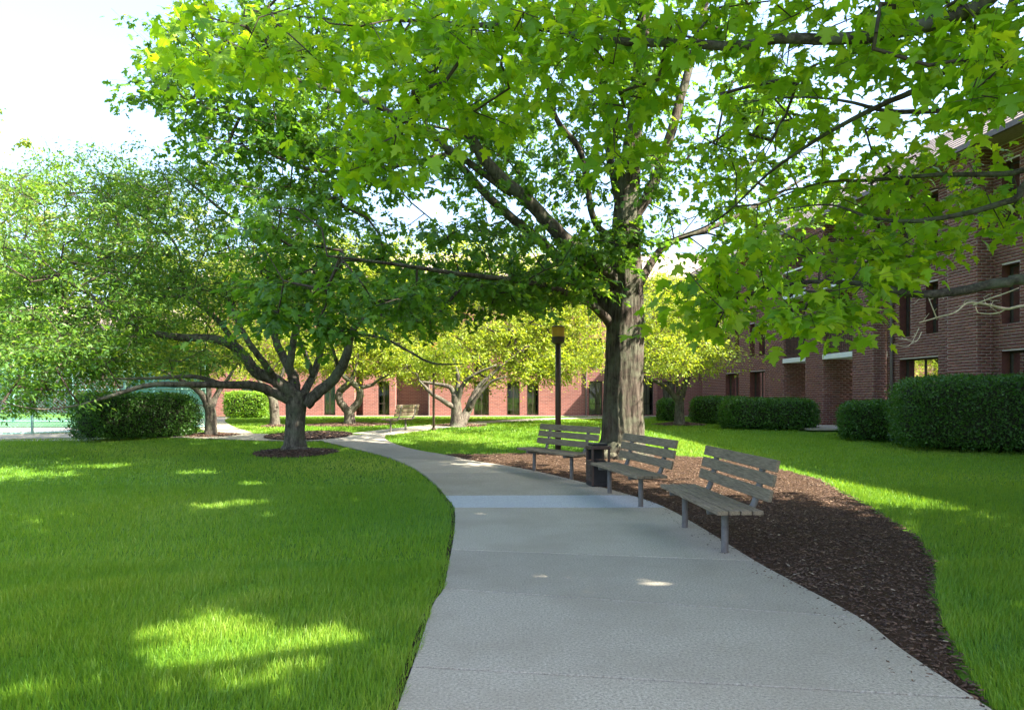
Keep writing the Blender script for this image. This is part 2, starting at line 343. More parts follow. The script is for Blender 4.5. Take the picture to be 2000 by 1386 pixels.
def scatter(P, FR, size, tv, tf, aspect=None):
    n = len(P); k = len(tv); tv = np.asarray(tv, float); q = tv[None]*size[:, None, None]
    V = np.einsum('nij,nkj->nki', FR, q)+P[:, None]; Fc = (np.asarray(tf)[None]+(np.arange(n)*k)[:, None, None]).reshape(-1, len(tf[0]))
    r = np.repeat(rng.random(n), len(tf)); return V.reshape(-1, 3), Fc, r
chip_v = [(-.22,-.5,0),(.22,-.5,0),(.25,.5,.05),(-.18,.5,.02),(-.05,-.4,.14),(.12,.4,.16)]
chip_f = [(0,1,5),(0,5,4),(1,2,5),(2,3,5),(3,4,5),(3,0,4)]
def chips(name, poly, n, smin=.02, smax=.07, mound=None, lift=.0, density=None):
    p = rand_pts(poly, n, density); z = T(p[:, 0], p[:, 1])-.018+lift+rng.uniform(-.01, .02, n)
    if mound: cx, cy, rr, hh = mound; z += hh*np.clip(1-np.hypot(p[:, 0]-cx, p[:, 1]-cy)/rr, 0, 1)**1.3
    a = rng.uniform(0, 6.28, n); d = np.stack([np.cos(a), np.sin(a), rng.uniform(-.35, .35, n)], -1); u = np.stack([rng.normal(0, .35, n), rng.normal(0, .35, n), np.ones(n)], -1)
    V, Fc, r = scatter(np.stack([p[:, 0], p[:, 1], z], -1), frames(d, u), rng.uniform(smin, smax, n), chip_v, chip_f)
    return mesh(name, V, Fc, M['chip'], rnd=r, kind='stuff')
tag(chips('wood_chips', bed, 42000, .012, .038, density=lambda x, y: np.clip(9/np.maximum(y, 3), .3, 1)), 'dark shredded bark chips covering the long bed behind the benches', 'mulch')
sp_ = np.array(bed_l); sp2 = np.vstack([sp_+np.array([.05,0,0]), (sp_-np.array([.22,0,0]))[::-1]])
tag(chips('spilled_chips', sp2, 420, .008, .024, lift=.024), 'thin scatter of bark chips spilled onto the right edge of the concrete path', 'mulch')
# tree rings (pixel centre of base, rx in px)
rings = []
def ring(px, py, rpx, tree, h=.12):
    c = gp((px, py)); r = rpx/F*c[1]; th = np.linspace(0, 2*math.pi, 40, endpoint=False)
    poly = np.stack([c[0]+r*np.cos(th)*(1+.06*np.sin(3*th)), c[1]+r*1.05*np.sin(th)*(1+.05*np.cos(2*th)), 0*th], -1)
    blade_bed('mulch_ring', poly, .09, M['mulch_red'], lift=-.025, amp=.015, mound=(c[0], c[1], r, h))
    tag(chips('wood_chips', poly, int(1200*r*r+600), .03, .085, mound=(c[0], c[1], r, h)), 'reddish wood chips mounded in the ring round the '+tree, 'mulch'); rings.append(poly); return c, r
M['mulch_red'] = mulch_mat('mulch_red', [(.05,.022,.014), (.13,.065,.045), (.24,.14,.10)])
ring(577, 882, 80, 'big multi-stemmed tree left of the path'); ring(412, 849, 55, 'spotted trunk beside the left hedge'); ring(538, 831, 28, 'thin trunk behind the multi-stemmed tree')
ring(682, 828, 85, 'twisted forked trunk'); ring(600, 852, 70, 'low bare island between the far paths', .05) if False else None
ring(896, 830, 55, 'pale gnarled multi-trunk tree'); ring(1327, 828, 52, 'small forked tree in front of the right hedges', .15)
isl = gp((598, 851)); 
# junction island of mulch
c = gp((606, 850)); th = np.linspace(0, 2*math.pi, 40, endpoint=False); isl = np.stack([c[0]+1.35*np.cos(th), c[1]-.1+1.7*np.sin(th), 0*th], -1)
blade_bed('mulch_bed', isl, .09, M['mulch_red'], lift=.02, amp=.02); tag(chips('wood_chips', isl, 2500, .04, .12, lift=.04), 'reddish wood chips on the round island where the paths split', 'mulch')
# ---------------------------------------------------------------- grass
excl = [path_poly, p2, p3, p4, bed, isl]+rings
def grass(name, label, region, n, hgt, wid, dens=None, lean=.45, tris=2):
    p = rand_pts(region, n, dens)
    wob = .05*fnoise(p[:, 0], p[:, 1], 9, 5); k = np.ones(len(p), bool)
    for e in excl: k &= ~inside(e, p[:, 0]+wob*.5, p[:, 1])
    p = p[k]; m = len(p); z = T(p[:, 0], p[:, 1])-.042
    a = rng.uniform(0, 6.28, m); cl = fnoise(p[:, 0], p[:, 1], 5, 9); hv = hgt*(1+.35*cl)*rng.uniform(.6, 1.25, m)
    b = 1.2*fnoise(p[:, 0], p[:, 1], 2.2, 3)*math.pi+rng.normal(0, 1.6, m); ln = lean*rng.uniform(.2, 1.3, m)*hv
    base = np.stack([p[:, 0], p[:, 1], z], -1); s = np.stack([np.cos(a), np.sin(a), 0*a], -1)*(wid*rng.uniform(.6, 1.3, m))[:, None]/2
    L = np.stack([np.cos(b)*ln, np.sin(b)*ln, 0*b], -1); up = np.stack([0*hv, 0*hv, hv], -1)
    if tris == 1:
        V = np.stack([base-s, base+s, base+up+L], 1).reshape(-1, 3); Fc = np.arange(m*3).reshape(-1, 3); r = np.clip(rng.random(m)*.6+.4*(.5+fnoise(p[:, 0], p[:, 1], .9, 21)), 0, .99)
    else:
        V = np.stack([base-s, base+s, base+up*.6+L*.35+s*.7, base+up*.6+L*.35-s*.7, base+up+L], 1).reshape(-1, 3)
        q = np.array([(0,1,2),(0,2,3),(3,2,4)]); Fc = (q[None]+(np.arange(m)*5)[:, None, None]).reshape(-1, 3); r = np.repeat(np.clip(rng.random(m)*.55+.45*(.5+fnoise(p[:, 0], p[:, 1], 1.1, 21)+.5*cl), 0, .99), 3)
    return tag(mesh(name, V, Fc, M['grass'], rnd=r, kind='stuff'), label, 'grass')
def wedge(y0, y1, s0, s1): return np.array([[s0*y0, y0], [s1*y0, y0], [s1*y1, y1], [s0*y1, y1]])
grass('grass', 'long bright green lawn blades filling the left foreground', wedge(2.9, 6.5, -.84, .84), 175000, .075, .0055)
grass('grass', 'mown green lawn blades in the middle distance either side of the path', wedge(6.5, 12, -.84, .84), 150000, .07, .011, tris=1)
grass('grass', 'short green lawn blades round the trees and in front of the hedges', wedge(12, 24, -.84, .84), 190000, .06, .02, tris=1)
grass('grass', 'distant sunlit lawn blades running up to the far brick building', wedge(24, 42, -.6, .42), 100000, .06, .05, tris=1)
# dark soil trench along the left path edge
tr = []
Lt = Ls[8:44]; 
L2 = np.array([p+np.array([-.05,0,0]) for p in Lt]); V, Fc = slab_mesh(L2, Lt+np.array([.03,0,0]), -.012, .05, 0, 3); mesh('soil_edge', V, Fc, M['soil'])['kind'] = 'structure'
# ---------------------------------------------------------------- trees
maple = [(0,0),(.10,.03),(.34,-.06),(.26,.12),(.40,.17),(.58,.40),(.38,.38),(.19,.47),(.28,.66),(.12,.74),(0,1.0)]
oakl = [(0,0),(.27,.02),(.13,.22),(.45,.45),(.17,.50),(.22,.76),(0,1.0)]
def lobed(half, droop=.35):
    out = half+[(-x, y) for x, y in half[-2:0:-1]]; V = [(0,.36,.03)]+[(x, y, -droop*(x*x)*1.3-droop*.35*y*y) for x, y in out]; n = len(out)
    return V, [(0, 1+i, 1+(i+1) % n) for i in range(n)]
MAPLE = lobed(maple); OAK = lobed(oakl)
DIAM = ([(0,0,0),(.24,.45,.07),(0,1,-.06),(-.24,.45,.07)], [(0,1,2),(0,2,3)])
FOLI = ([(0,0,0),(.42,.4,.1),(0,1,-.1),(-.42,.5,.12)], [(0,1,2),(0,2,3)])
GAPS = [(-1.75,4.15,.6),(-2.2,4.7,.34),(-1.2,4.4,.35),(.2,7.3,.30),(1.15,5.7,.2),(1.9,5.5,.10),(-1.64,8.1,.22),(-4.0,10.2,.30),(-3.4,9.2,.25),(-6.5,14,.5),(-4.8,12.4,.35),(-2.6,3.6,.25),(-4.4,9.9,.3),(-9,15,.5),(-2.4,10.5,.25),(4.6,19,1.2),(5.0,16.8,1.0),(5.4,14.8,.8),(5.7,13,.6),(-10.5,22.7,1.2),(-10.3,24.4,.9),(-5.9,19,.35),(-4.2,20.6,.7),(-2.5,27.6,1.2),(-7.8,28,.8),(0,20,1),(-1.6,22.5,1.1),(1.8,20.5,.8),(-.5,24,1)]
def cut_sun_gaps(P):      # leaves cut out along the sun's direction to put sun patches on set spots
    k = np.ones(len(P), bool); d = np.array(SUN)
    for x, y, rr in GAPS:
        v = P-np.array([x, y, 0.]); t = v@d; k &= np.linalg.norm(v-t[:, None]*d, axis=1) > rr*(.55+.8*rng.random(len(P)))
    return k
def sprays(A, per, spread, nsub):
    """short side twigs round each anchor and leaves strung along them"""
    m = len(A)*nsub; O = np.repeat(A, nsub, 0); dv = rng.normal(0, 1, (m, 3))*np.array(spread)*1.35; E = O+dv
    q = max(1, per//nsub); t = rng.uniform(.25, 1.08, (m, q, 1)); P = O[:, None]*(1-t)+E[:, None]*t; P[..., 2] -= .12*(t[..., 0]**2)*np.linalg.norm(dv, axis=1)[:, None]
    P = P+rng.normal(0, .05+.05*np.mean(spread), P.shape); return O, E, P.reshape(-1, 3), np.repeat(dv, q, 0)
def leaves_at(A, per, spread, size, tpl, droop=.5, up=1.0, nsub=5):
    O, E, P, D = sprays(A, per, spread, nsub); n = len(P); P = P[:]
    a = rng.uniform(0, 6.28, n); D = D/(np.linalg.norm(D, axis=1, keepdims=True)+1e-6)
    d = np.stack([np.cos(a)+D[:, 0], np.sin(a)+D[:, 1], -droop*rng.uniform(0, 1.8, n)], -1)
    u = np.stack([rng.normal(0, .55, n), rng.normal(0, .55, n), np.full(n, up)], -1)
    k = cut_sun_gaps(P); return P[k], frames(d[k], u[k]), (size*rng.uniform(.5, 1.3, n))[k], (O, E)
def grow(nodes, A, step=.45, seed=0):
    """nodes: list of skeleton points; attach each anchor to its nearest node, laying new nodes on the way"""
    P = np.zeros((len(nodes)+len(A)*14, 3)); n = len(nodes); P[:n] = nodes; par_ = [-1]*n; n0 = n
    d0 = np.array([np.min(np.linalg.norm(P[:n0]-a, axis=1)) for a in A]); r = np.random.default_rng(seed)
    for i in np.argsort(d0):
        a = A[i]; D = np.linalg.norm((P[:n]-a)*np.array([1,1,1.15]), axis=1); j = int(np.argmin(D)); L = np.linalg.norm(P[j]-a)
        k = int(min(13, max(1, L/step))); s = P[j].copy(); prev = j; bend = r.normal(0, .10*L, 3); bend[2] = abs(bend[2])*.7
        for q in range(1, k+1):
            t = q/k; P[n] = s*(1-t)+a*t+bend*math.sin(math.pi*t)+r.normal(0, .03, 3); par_.append(prev); prev = n; n += 1
    P = P[:n]; cnt = np.ones(n)
    for i in range(n-1, n0-1, -1):
        if par_[i] >= 0: cnt[par_[i]] += cnt[i]
    return P, par_, cnt, n0
def twig_mesh(name, P, par_, cnt, n0, r0, rmax, mat, parent):
    R = np.minimum(r0*np.power(cnt, .42), rmax); idx = np.arange(n0, len(P)); pa = np.array(par_)[idx]
    Ra = np.minimum(R[pa], R[idx]*1.5); big = R[idx] > r0*2.4; Vs = []; Fs = []; off = 0
    for sel, k in ((big, 6), (~big, 3)):
        b = P[idx[sel]]; a = P[pa[sel]]; ra = Ra[sel]; rb = R[idx[sel]]; d = b-a; L = np.linalg.norm(d, axis=1, keepdims=True)+1e-6; d /= L
        h = np.where(np.abs(d[:, 2:3]) < .9, np.array([[0,0,1.]]), np.array([[1.,0,0]])); u = np.cross(d, h); u /= np.linalg.norm(u, axis=1, keepdims=True); v = np.cross(d, u); b = b+d*rb[:, None]*.6
        an = np.arange(k)*2*math.pi/k; ca, sa = np.cos(an)[None, :, None], np.sin(an)[None, :, None]
        A_ = a[:, None]+ra[:, None, None]*(u[:, None]*ca+v[:, None]*sa); B_ = b[:, None]+rb[:, None, None]*(u[:, None]*ca+v[:, None]*sa)
        V = np.concatenate([A_, B_], 1).reshape(-1, 3); m = len(b); q = np.array([(i, (i+1) % k, k+(i+1) % k, k+i) for i in range(k)])
        Vs.append(V); Fs.append((q[None]+(np.arange(m)*2*k)[:, None, None]).reshape(-1, 4)+off); off += len(V)
    return mesh(name, np.vstack(Vs), np.vstack(Fs), mat, parent, smooth=True, kind='stuff')
def anchors(spec):
    out = []
    for s in spec:
        if s[0] == 'w':      # world ellipsoid
            _, c, r, n = s; v = rng.normal(0, 1, (n, 3)); v /= np.linalg.norm(v, axis=1, keepdims=True); out.append(np.array(c)+v*np.array(r)*np.cbrt(rng.random((n, 1))))
        else:
            cx, cy, rx, ry, y0, y1, n = s; a = rng.uniform(0, 6.28, n); q = np.sqrt(rng.random(n)); Y = rng.uniform(y0, y1, n)
            px = cx+rx*q*np.cos(a); py = cy+ry*q*np.sin(a); out.append(np.stack([(px-1000)/F*Y, Y, H0-(py-HZ)/F*Y], -1))
    return np.vstack(out)
def tree(label, cat, base, trunk, limbs, spec, per, spread, lsize, tpl, lmat, bmat, r0=.007, rmax=.08, group=None, single=0, sides=14, name='tree', step=.45, flute=None, singlename='leaf', seed=0, droop=.5, extra=None):
    root = world_parent(thing(name, label, cat, base, 0, group))
    nodes = []
    def limb(nm, pts, m=5, k=sides, fl=None):
        P = catmull([W(*p[:3]) if len(p) == 4 else np.array(p[1:4]) for p in pts], m); R = catmull([[p[-1], 0, 0] for p in pts], m)[:, 0]
        jit = rng.normal(0, 1, P.shape)*R[:, None]*(.06 if nm == 'limb' else (.008 if flute else .015)); jit[0] = 0; P = P+jit
        V, Fc = tube(P, R, k, True, fl); mesh(nm, V, Fc, bmat, root, smooth=True); nodes.extend(P[len(P)//4 if nm == 'limb' else len(P)//2:])
    limb('trunk', trunk, 16 if flute else 8, 90 if flute else sides, flute)
    for l in limbs: limb('limb', l, 5, 9)
    A = anchors(spec); A2 = anchors(extra) if extra is not None else A[:0]; P, pa, cnt, n0 = grow(nodes, np.vstack([A, A2]), step, seed)
    twig_mesh('twigs', P, pa, cnt, n0, r0, rmax, M['bark_twig'] if bmat is not M['bark_pale'] else bmat, root)
    nsub = max(3, per//11); LP, FR, sz, (SO, SE) = leaves_at(A, per, spread, lsize, tpl, droop, nsub=nsub)
    if per > 3:
        n_ = len(SO); PP = np.vstack([SO, SE]); twig_mesh('side_twigs', PP, [-1]*n_+list(range(n_)), np.ones(2*n_), n_, r0*.38, rmax, M['bark_twig'], root)
    if extra is not None:
        P2, FR2, sz2, _ = leaves_at(A2, 200, (.55,.55,.25), .24, FOLI, droop, nsub=14); V, Fc, rr = scatter(P2, FR2, sz2, *FOLI); mesh('shade_crown', V, Fc, lmat, root, rnd=rr, kind='stuff')  # unseen leaf mass above the frame, shaped to shade path and lawn
    if single:
        px = 1000+LP[:, 0]/np.maximum(LP[:, 1], .1)*F; py = HZ-(LP[:, 2]-H0)/np.maximum(LP[:, 1], .1)*F
        vis = (LP[:, 1] > 1) & (px > 0) & (px < 2000) & (py > 0) & (py < 1386); sc = np.where(vis, sz/np.maximum(LP[:, 1], .1), 0); pick = np.argsort(-sc)[:single]
        me = mesh('leaf', tpl[0], np.array(tpl[1]), lmat, link=False)
        a = me.attributes.new('rnd', 'FLOAT', 'FACE')
        for i in pick:
            o = bpy.data.objects.new(singlename, me); C.objects.link(o); par(o, root)
            o.matrix_basis = Matrix.Translation(Vector(LP[i])) @ (Matrix(FR[i].tolist()).to_4x4()) @ Matrix.Scale(float(sz[i]), 4)
        k = np.ones(len(LP), bool); k[pick] = False; LP, FR, sz = LP[k], FR[k], sz[k]
    vs = []; fs = []; rs = []; off = 0; grp = rng.integers(0, 3, len(LP))
    for g in range(3):
        tv = np.array(tpl[0], float); 
        if g == 1: tv[:, 2] += .35*np.abs(tv[:, 0]); tv[:, 0] *= .86
        if g == 2: tv[:, 2] -= .30*tv[:, 1]**2+.25*tv[:, 0]*tv[:, 1]; tv[:, 0] *= 1.08
        V, Fc, r = scatter(LP[grp == g], FR[grp == g], sz[grp == g], tv, tpl[1]); vs.append(V); fs.append(Fc+off); rs.append(r); off += len(V)
    mesh('crown', np.vstack(vs), np.vstack(fs), lmat, root, rnd=np.concatenate(rs), kind='stuff')
    return root
bA = gp((1215, 889)); YA = bA[1]
def fl_oak(a, i): return 1+.03*math.sin(7*a+.5*math.sin(i*.13))+.022*abs(math.sin(11*a+1.1*math.sin(i*.21+a)))+.018*math.sin(23*a+1.4*math.sin(i*.33+2*a))+.008*math.sin(41*a+i*1.3)+(.11*max(0, 1-i/22)**1.5*math.sin(5*a+1))
tree('massive oak with a thick furrowed trunk and a wide crown, rising behind the waste bin', 'tree', bA,
  [(1213,905,YA,.74),(1214,888,YA,.62),(1216,860,YA,.52),(1217,760,YA,.465),(1220,650,YA,.445),(1223,560,YA,.39),(1222,430,YA,.32),(1230,330,YA,.25),(1243,200,YA,.18),(1254,80,YA,.15),(1268,-80,YA,.12),(1275,-350,YA,.08)],
  [[(1210,560,YA,.22),(1150,505,YA-.6,.19),(1100,465,YA-1,.17),(1040,400,YA-1.4,.15),(960,330,YA-1.8,.13),(900,230,YA-2.2,.10),(870,130,YA-2.6,.07),(840,0,YA-3,.04)],
   [(1205,610,YA,.18),(1140,560,YA+.4,.15),(1060,475,YA+.6,.13),(960,390,YA+.4,.11),(880,300,YA,.08),(835,265,YA-.3,.05)],
   [(1200,640,YA,.13),(1150,592,YA-.8,.09),(1050,555,YA-2,.065),(900,535,YA-3.6,.045),(760,515,YA-5,.03),(640,500,YA-6,.018)],
   [(1245,560,YA,.12),(1300,480,YA+1,.09),(1400,440,YA+1.6,.07),(1500,390,YA+2,.05),(1600,330,YA+2.4,.03)],
   [(1230,440,YA,.15),(1285,340,YA,.13),(1330,190,YA+.3,.11),(1365,60,YA+.5,.09),(1400,-80,YA+1,.05)],
   [(1205,470,YA,.10),(1160,430,YA-.4,.08),(1135,300,YA-.8,.07),(1085,230,YA-1,.06),(1060,120,YA-1.4,.03)],
   [(1215,420,YA,.12),(1190,300,YA+.5,.10),(1180,180,YA+.7,.08),(1150,60,YA+1,.06),(1130,-90,YA+1,.03)],
   [(1000,380,YA-1.5,.08),(860,280,YA-2,.07),(720,200,YA-2.4,.055),(560,150,YA-2.5,.04),(420,90,YA-2.5,.025)],
   [(880,300,YA,.06),(740,330,YA-.5,.05),(600,330,YA-1,.04),(450,260,YA-1.5,.02)]],
  [(470,130,190,170,14,17.5,95),(560,300,200,120,14,18,75),(760,150,280,180,14,20,110),(1080,160,280,200,15,21,120),(1000,360,360,120,14,20,78),
   (560,470,110,80,11,13.5,19),(700,545,140,60,10.5,13,20),(530,600,60,60,11,12.5,10),(660,630,45,55,11,12.5,8),(920,510,270,75,13,18,72),(1130,490,150,70,15,18.5,34),(1010,565,150,35,14,17.5,36),(820,610,90,25,13,16,14),
   (1400,180,170,190,19,23,50),(1380,400,140,110,19,23,24),(1200,250,90,260,16,17.3,36),('w',(1.5,16.5,13.2),(7.5,4.5,3.2),110),('w',(6.2,16.3,6.9),(1.8,1.0,2.6),60)],
  52, (.36,.36,.15), .17, OAK, M['leaf_oak'], M['bark_oak'], r0=.008, rmax=.07, single=300, name='oak_tree', flute=fl_oak, seed=1)
bB = gp((577, 881)); YB = bB[1]; y = YB
tree('spreading multi-stemmed tree with grey trunk in a mulch ring on the left lawn', 'tree', bB,
  [(577,892,y,.50),(576,880,y,.38),(576,860,y,.27),(577,820,y,.245),(579,790,y,.26),(582,765,y,.23)],
  [[(590,785,y,.17),(536,741,y-.3,.165),(501,726,y-.5,.15),(480,700,y-.6,.13),(460,678,y-.7,.12),(416,661,y-1,.10),(350,659,y-1.3,.09),(280,645,y-1.6,.075),(227,620,y-1.9,.06),(189,585,y-2.1,.05),(120,540,y-2.4,.03)],
   [(575,785,y,.15),(526,762,y-.4,.13),(488,752,y-.8,.11),(400,751,y-1.6,.08),(330,750,y-2.3,.065),(280,754,y-2.6,.055),(210,775,y-3,.038),(157,790,y-3.2,.024),(87,799,y-3.5,.017),(17,788,y-3.8,.012),(-30,770,y-4,.012)],
   [(470,690,y-.6,.08),(445,650,y-.2,.07),(420,620,y,.065),(367,582,y+.2,.06),(301,578,y+.4,.05),(245,566,y+.6,.04),(224,545,y+.7,.035),(222,480,y+.8,.02)],
   [(575,770,y,.16),(574,741,y+.2,.14),(562,714,y+.3,.12),(541,671,y+.5,.10),(534,638,y+.6,.09),(531,600,y+.7,.08),(540,540,y+.8,.06),(550,400,y+1,.03)],
   [(570,740,y+.2,.11),(567,709,y,.10),(577,650,y-.2,.085),(587,613,y-.3,.075),(605,560,y-.5,.06),(640,450,y-.8,.03)],
   [(590,775,y,.12),(612,731,y+.4,.095),(627,683,y+.6,.08),(630,658,y+.7,.07),(633,600,y+.8,.05),(660,500,y+1,.03)],
   [(598,790,y,.16),(622,765,y,.15),(647,745,y,.14),(673,705,y-.2,.125),(685,656,y-.3,.10),(703,628,y-.4,.085),(748,613,y-.6,.065),(830,597,y-1,.04),(900,580,y-1.3,.02)],
   [(698,650,y-.3,.045),(754,663,y-.6,.035),(799,686,y-.8,.03),(844,709,y-1,.025),(905,711,y-1.2,.012)],
   [(612,735,y+.3,.07),(600,700,y,.06),(588,670,y-.2,.04),(580,640,y-.4,.02)],
   [(540,745,y-.2,.10),(514,706,y-.9,.08),(486,668,y-1.3,.07),(450,600,y-1.6,.04)],
   [(535,600,y+.6,.06),(507,475,y+.6,.05),(420,400,y+.4,.04),(340,330,y+.2,.02)],
   [(360,580,y+.2,.045),(346,484,y,.035),(290,430,y-.2,.025),(200,380,y-.5,.015)],
   [(440,752,y-1.2,.06),(380,735,y-1.6,.05),(308,738,y-2,.04),(200,740,y-2.4,.02)],
   [(660,715,y-.1,.05),(640,650,y-.8,.03),(620,600,y-1,.015)]],
  [(130,450,210,130,14.5,21,140),(400,460,240,130,15,22,170),(620,470,150,110,16,22,80),(120,620,190,90,14,20,140),(380,590,200,60,15,21,90),(240,340,190,55,16,21,55),(120,710,170,55,14,18,80),(350,690,110,40,15,18,26),
   (600,575,120,30,16,21,30),(760,590,110,30,17,20,20),(-180,550,200,200,14,21,60),(60,780,60,25,15,16.5,8)],
  84, (.45,.45,.15), .112, DIAM, M['leaf_cherry'], M['bark_grey'], r0=.006, rmax=.05, name='multi_stem_tree', seed=2)
def small(label, base, trunk, limbs, spec, per, lsize, mat, seed, bm=None, spread=(.5,.5,.25), group='small lit trees along the far lawn'):
    return tree(label, 'tree', base, trunk, limbs, spec, per, spread, lsize, DIAM, mat, bm or M['bark_grey'], r0=.006, rmax=.05, sides=10, name='small_tree', seed=seed, group=group)
c = gp((412, 850)); y = c[1]
small('mottled short trunk standing next to the right end of the left hedge', c, [(412,856,y,.26),(412,840,y,.2),(412,810,y,.18),(409,795,y,.17)],
  [[(410,800,y,.13),(398,775,y,.11),(380,758,y-.2,.08),(350,740,y-.4,.05),(300,715,y-.8,.02)],[(412,800,y,.12),(424,770,y+.2,.09),(445,740,y+.3,.06),(470,700,y+.5,.02)],[(410,800,y,.1),(408,760,y,.08),(405,720,y,.04),(400,660,y,.02)]],
  [(390,670,120,65,22,27,90),(300,680,80,45,23,27,40),(400,560,130,60,22,27,60)], 120, .12, M['leaf_yellow'], 3)
c = gp((537, 831)); y = c[1]
small('slim trunk half hidden behind the left multi-stemmed tree', c, [(537,836,y,.24),(537,820,y,.2),(535,790,y,.19),(532,775,y,.17)],
  [[(533,780,y,.12),(515,755,y,.09),(490,720,y,.05),(460,680,y,.02)],[(533,780,y,.12),(545,750,y,.09),(560,700,y,.04)]],
  [(520,670,110,60,29,35,110),(520,550,120,70,30,36,90)], 120, .14, M['leaf_yellow'], 4)
c = gp((683, 829)); y = c[1]
small('twisted trunk that splits and rejoins before the brick wall', c, [(683,834,y,.30),(683,822,y,.24),(682,805,y,.22),(680,797,y,.2)],
  [[(682,805,y,.17),(665,785,y,.16),(664,765,y,.15),(678,752,y,.14),(690,735,y,.10),(700,690,y,.04)],[(684,805,y,.17),(700,785,y,.16),(703,762,y,.15),(692,750,y,.13),(668,730,y,.09),(640,690,y,.03)],
   [(695,758,y,.10),(725,752,y,.07),(745,738,y,.05),(790,720,y,.02)]],
  [(690,685,130,50,28,35,140),(740,590,140,70,29,35,150),(660,500,110,45,29,35,50)], 130, .14, M['leaf_yellow'], 5)
c = gp((896, 832)); y = c[1]
small('pale gnarled tree with several crossing trunks, just right of the slim far lamp', c, [(893,838,y,.42),(893,828,y,.3),(892,810,y,.24),(891,790,y,.2),(890,770,y,.17)],
  [[(893,800,y,.13),(870,785,y-.2,.10),(845,770,y-.4,.08),(830,755,y-.5,.06),(818,742,y-.5,.03)],[(892,780,y,.12),(880,757,y,.10),(855,750,y,.07),(820,745,y,.04)],
   [(900,830,y+.2,.22),(912,805,y+.5,.18),(925,775,y+.7,.16),(940,750,y+.8,.10),(975,718,y+1,.05),(1010,690,y+1,.02)],[(892,790,y,.12),(905,750,y-.2,.09),(930,730,y-.4,.06),(970,712,y-.5,.03)],
   [(890,775,y,.11),(895,740,y,.08),(885,700,y,.04)],[(915,800,y+.4,.10),(935,770,y+.3,.08),(960,745,y+.2,.05),(990,735,y,.02)]],
  [(930,690,200,52,28,35,210),(1080,685,90,55,30,36,90),(930,590,240,75,29,36,210),(1110,590,90,75,30,36,80),(850,690,45,32,24,25.5,16),(960,500,260,45,29,36,90)], 130, .14, M['leaf_yellow'], 6)
c = gp((1327, 829)); y = c[1]
small('small tree with a Y-shaped trunk in its own mulch cone, left of the right-hand hedges', c, [(1327,832,y,.30),(1327,818,y,.22),(1327,800,y,.2),(1327,782,y,.19)],
  [[(1326,785,y,.14),(1310,765,y,.12),(1290,748,y,.09),(1258,735,y,.05),(1230,700,y,.02)],[(1328,785,y,.15),(1338,750,y,.13),(1350,715,y,.10),(1375,690,y,.06),(1400,660,y,.02)],[(1325,770,y,.09),(1318,730,y,.06),(1300,690,y,.03)]],
  [(1330,675,100,55,24,30,90),(1310,600,100,60,25,31,80)], 110, .12, M['leaf_yellow'], 7)
# background trees beyond the buildings
def back(label, X, Y, h, r, n, mat, seed, low=.3, group='tall trees beyond the court'):
    z0 = float(T(X, Y)); ctr = (X, Y, z0+h*(.5+low/2)); 
    return tree(label, 'tree', (X, Y, z0), [(0,X,Y,z0-.2,.45),(0,X+.1,Y,z0+h*.3,.3),(0,X-.2,Y,z0+h*.6,.2),(0,X,Y,z0+h*.9,.06)],
      [[(0,X,Y,z0+h*.3,.15),(0,X-r*.4,Y,z0+h*.5,.1),(0,X-r*.7,Y,z0+h*.7,.05)],[(0,X,Y,z0+h*.35,.15),(0,X+r*.4,Y-.5,z0+h*.5,.1),(0,X+r*.7,Y-1,z0+h*.65,.05)]],
      [('w', ctr, (r, r*.8, h*(.5-low/2)), n)], 70, (.8,.8,.4), .3, FOLI, mat, M['bark_grey'], r0=.02, rmax=.12, sides=8, name='background_tree', step=1.2, seed=seed, group=group)
back('tall pale-green tree at the far left edge, the highest beyond the court', -37, 47, 20.5, 7, 190, M['leaf_bg'], 20, .1)
back('rounded yellow-green tree beyond the court behind the left hedge', -26.5, 50, 17.5, 6, 150, M['leaf_bg'], 21, .1)
back('lower yellow-green tree seen through the multi-stemmed crown', -18, 55, 14.0, 6, 130, M['leaf_bg'], 22, .1)
back('dense green tree beyond the court fence at the left edge', -31, 39, 11, 5, 120, M['leaf_cherry'], 23, .05)
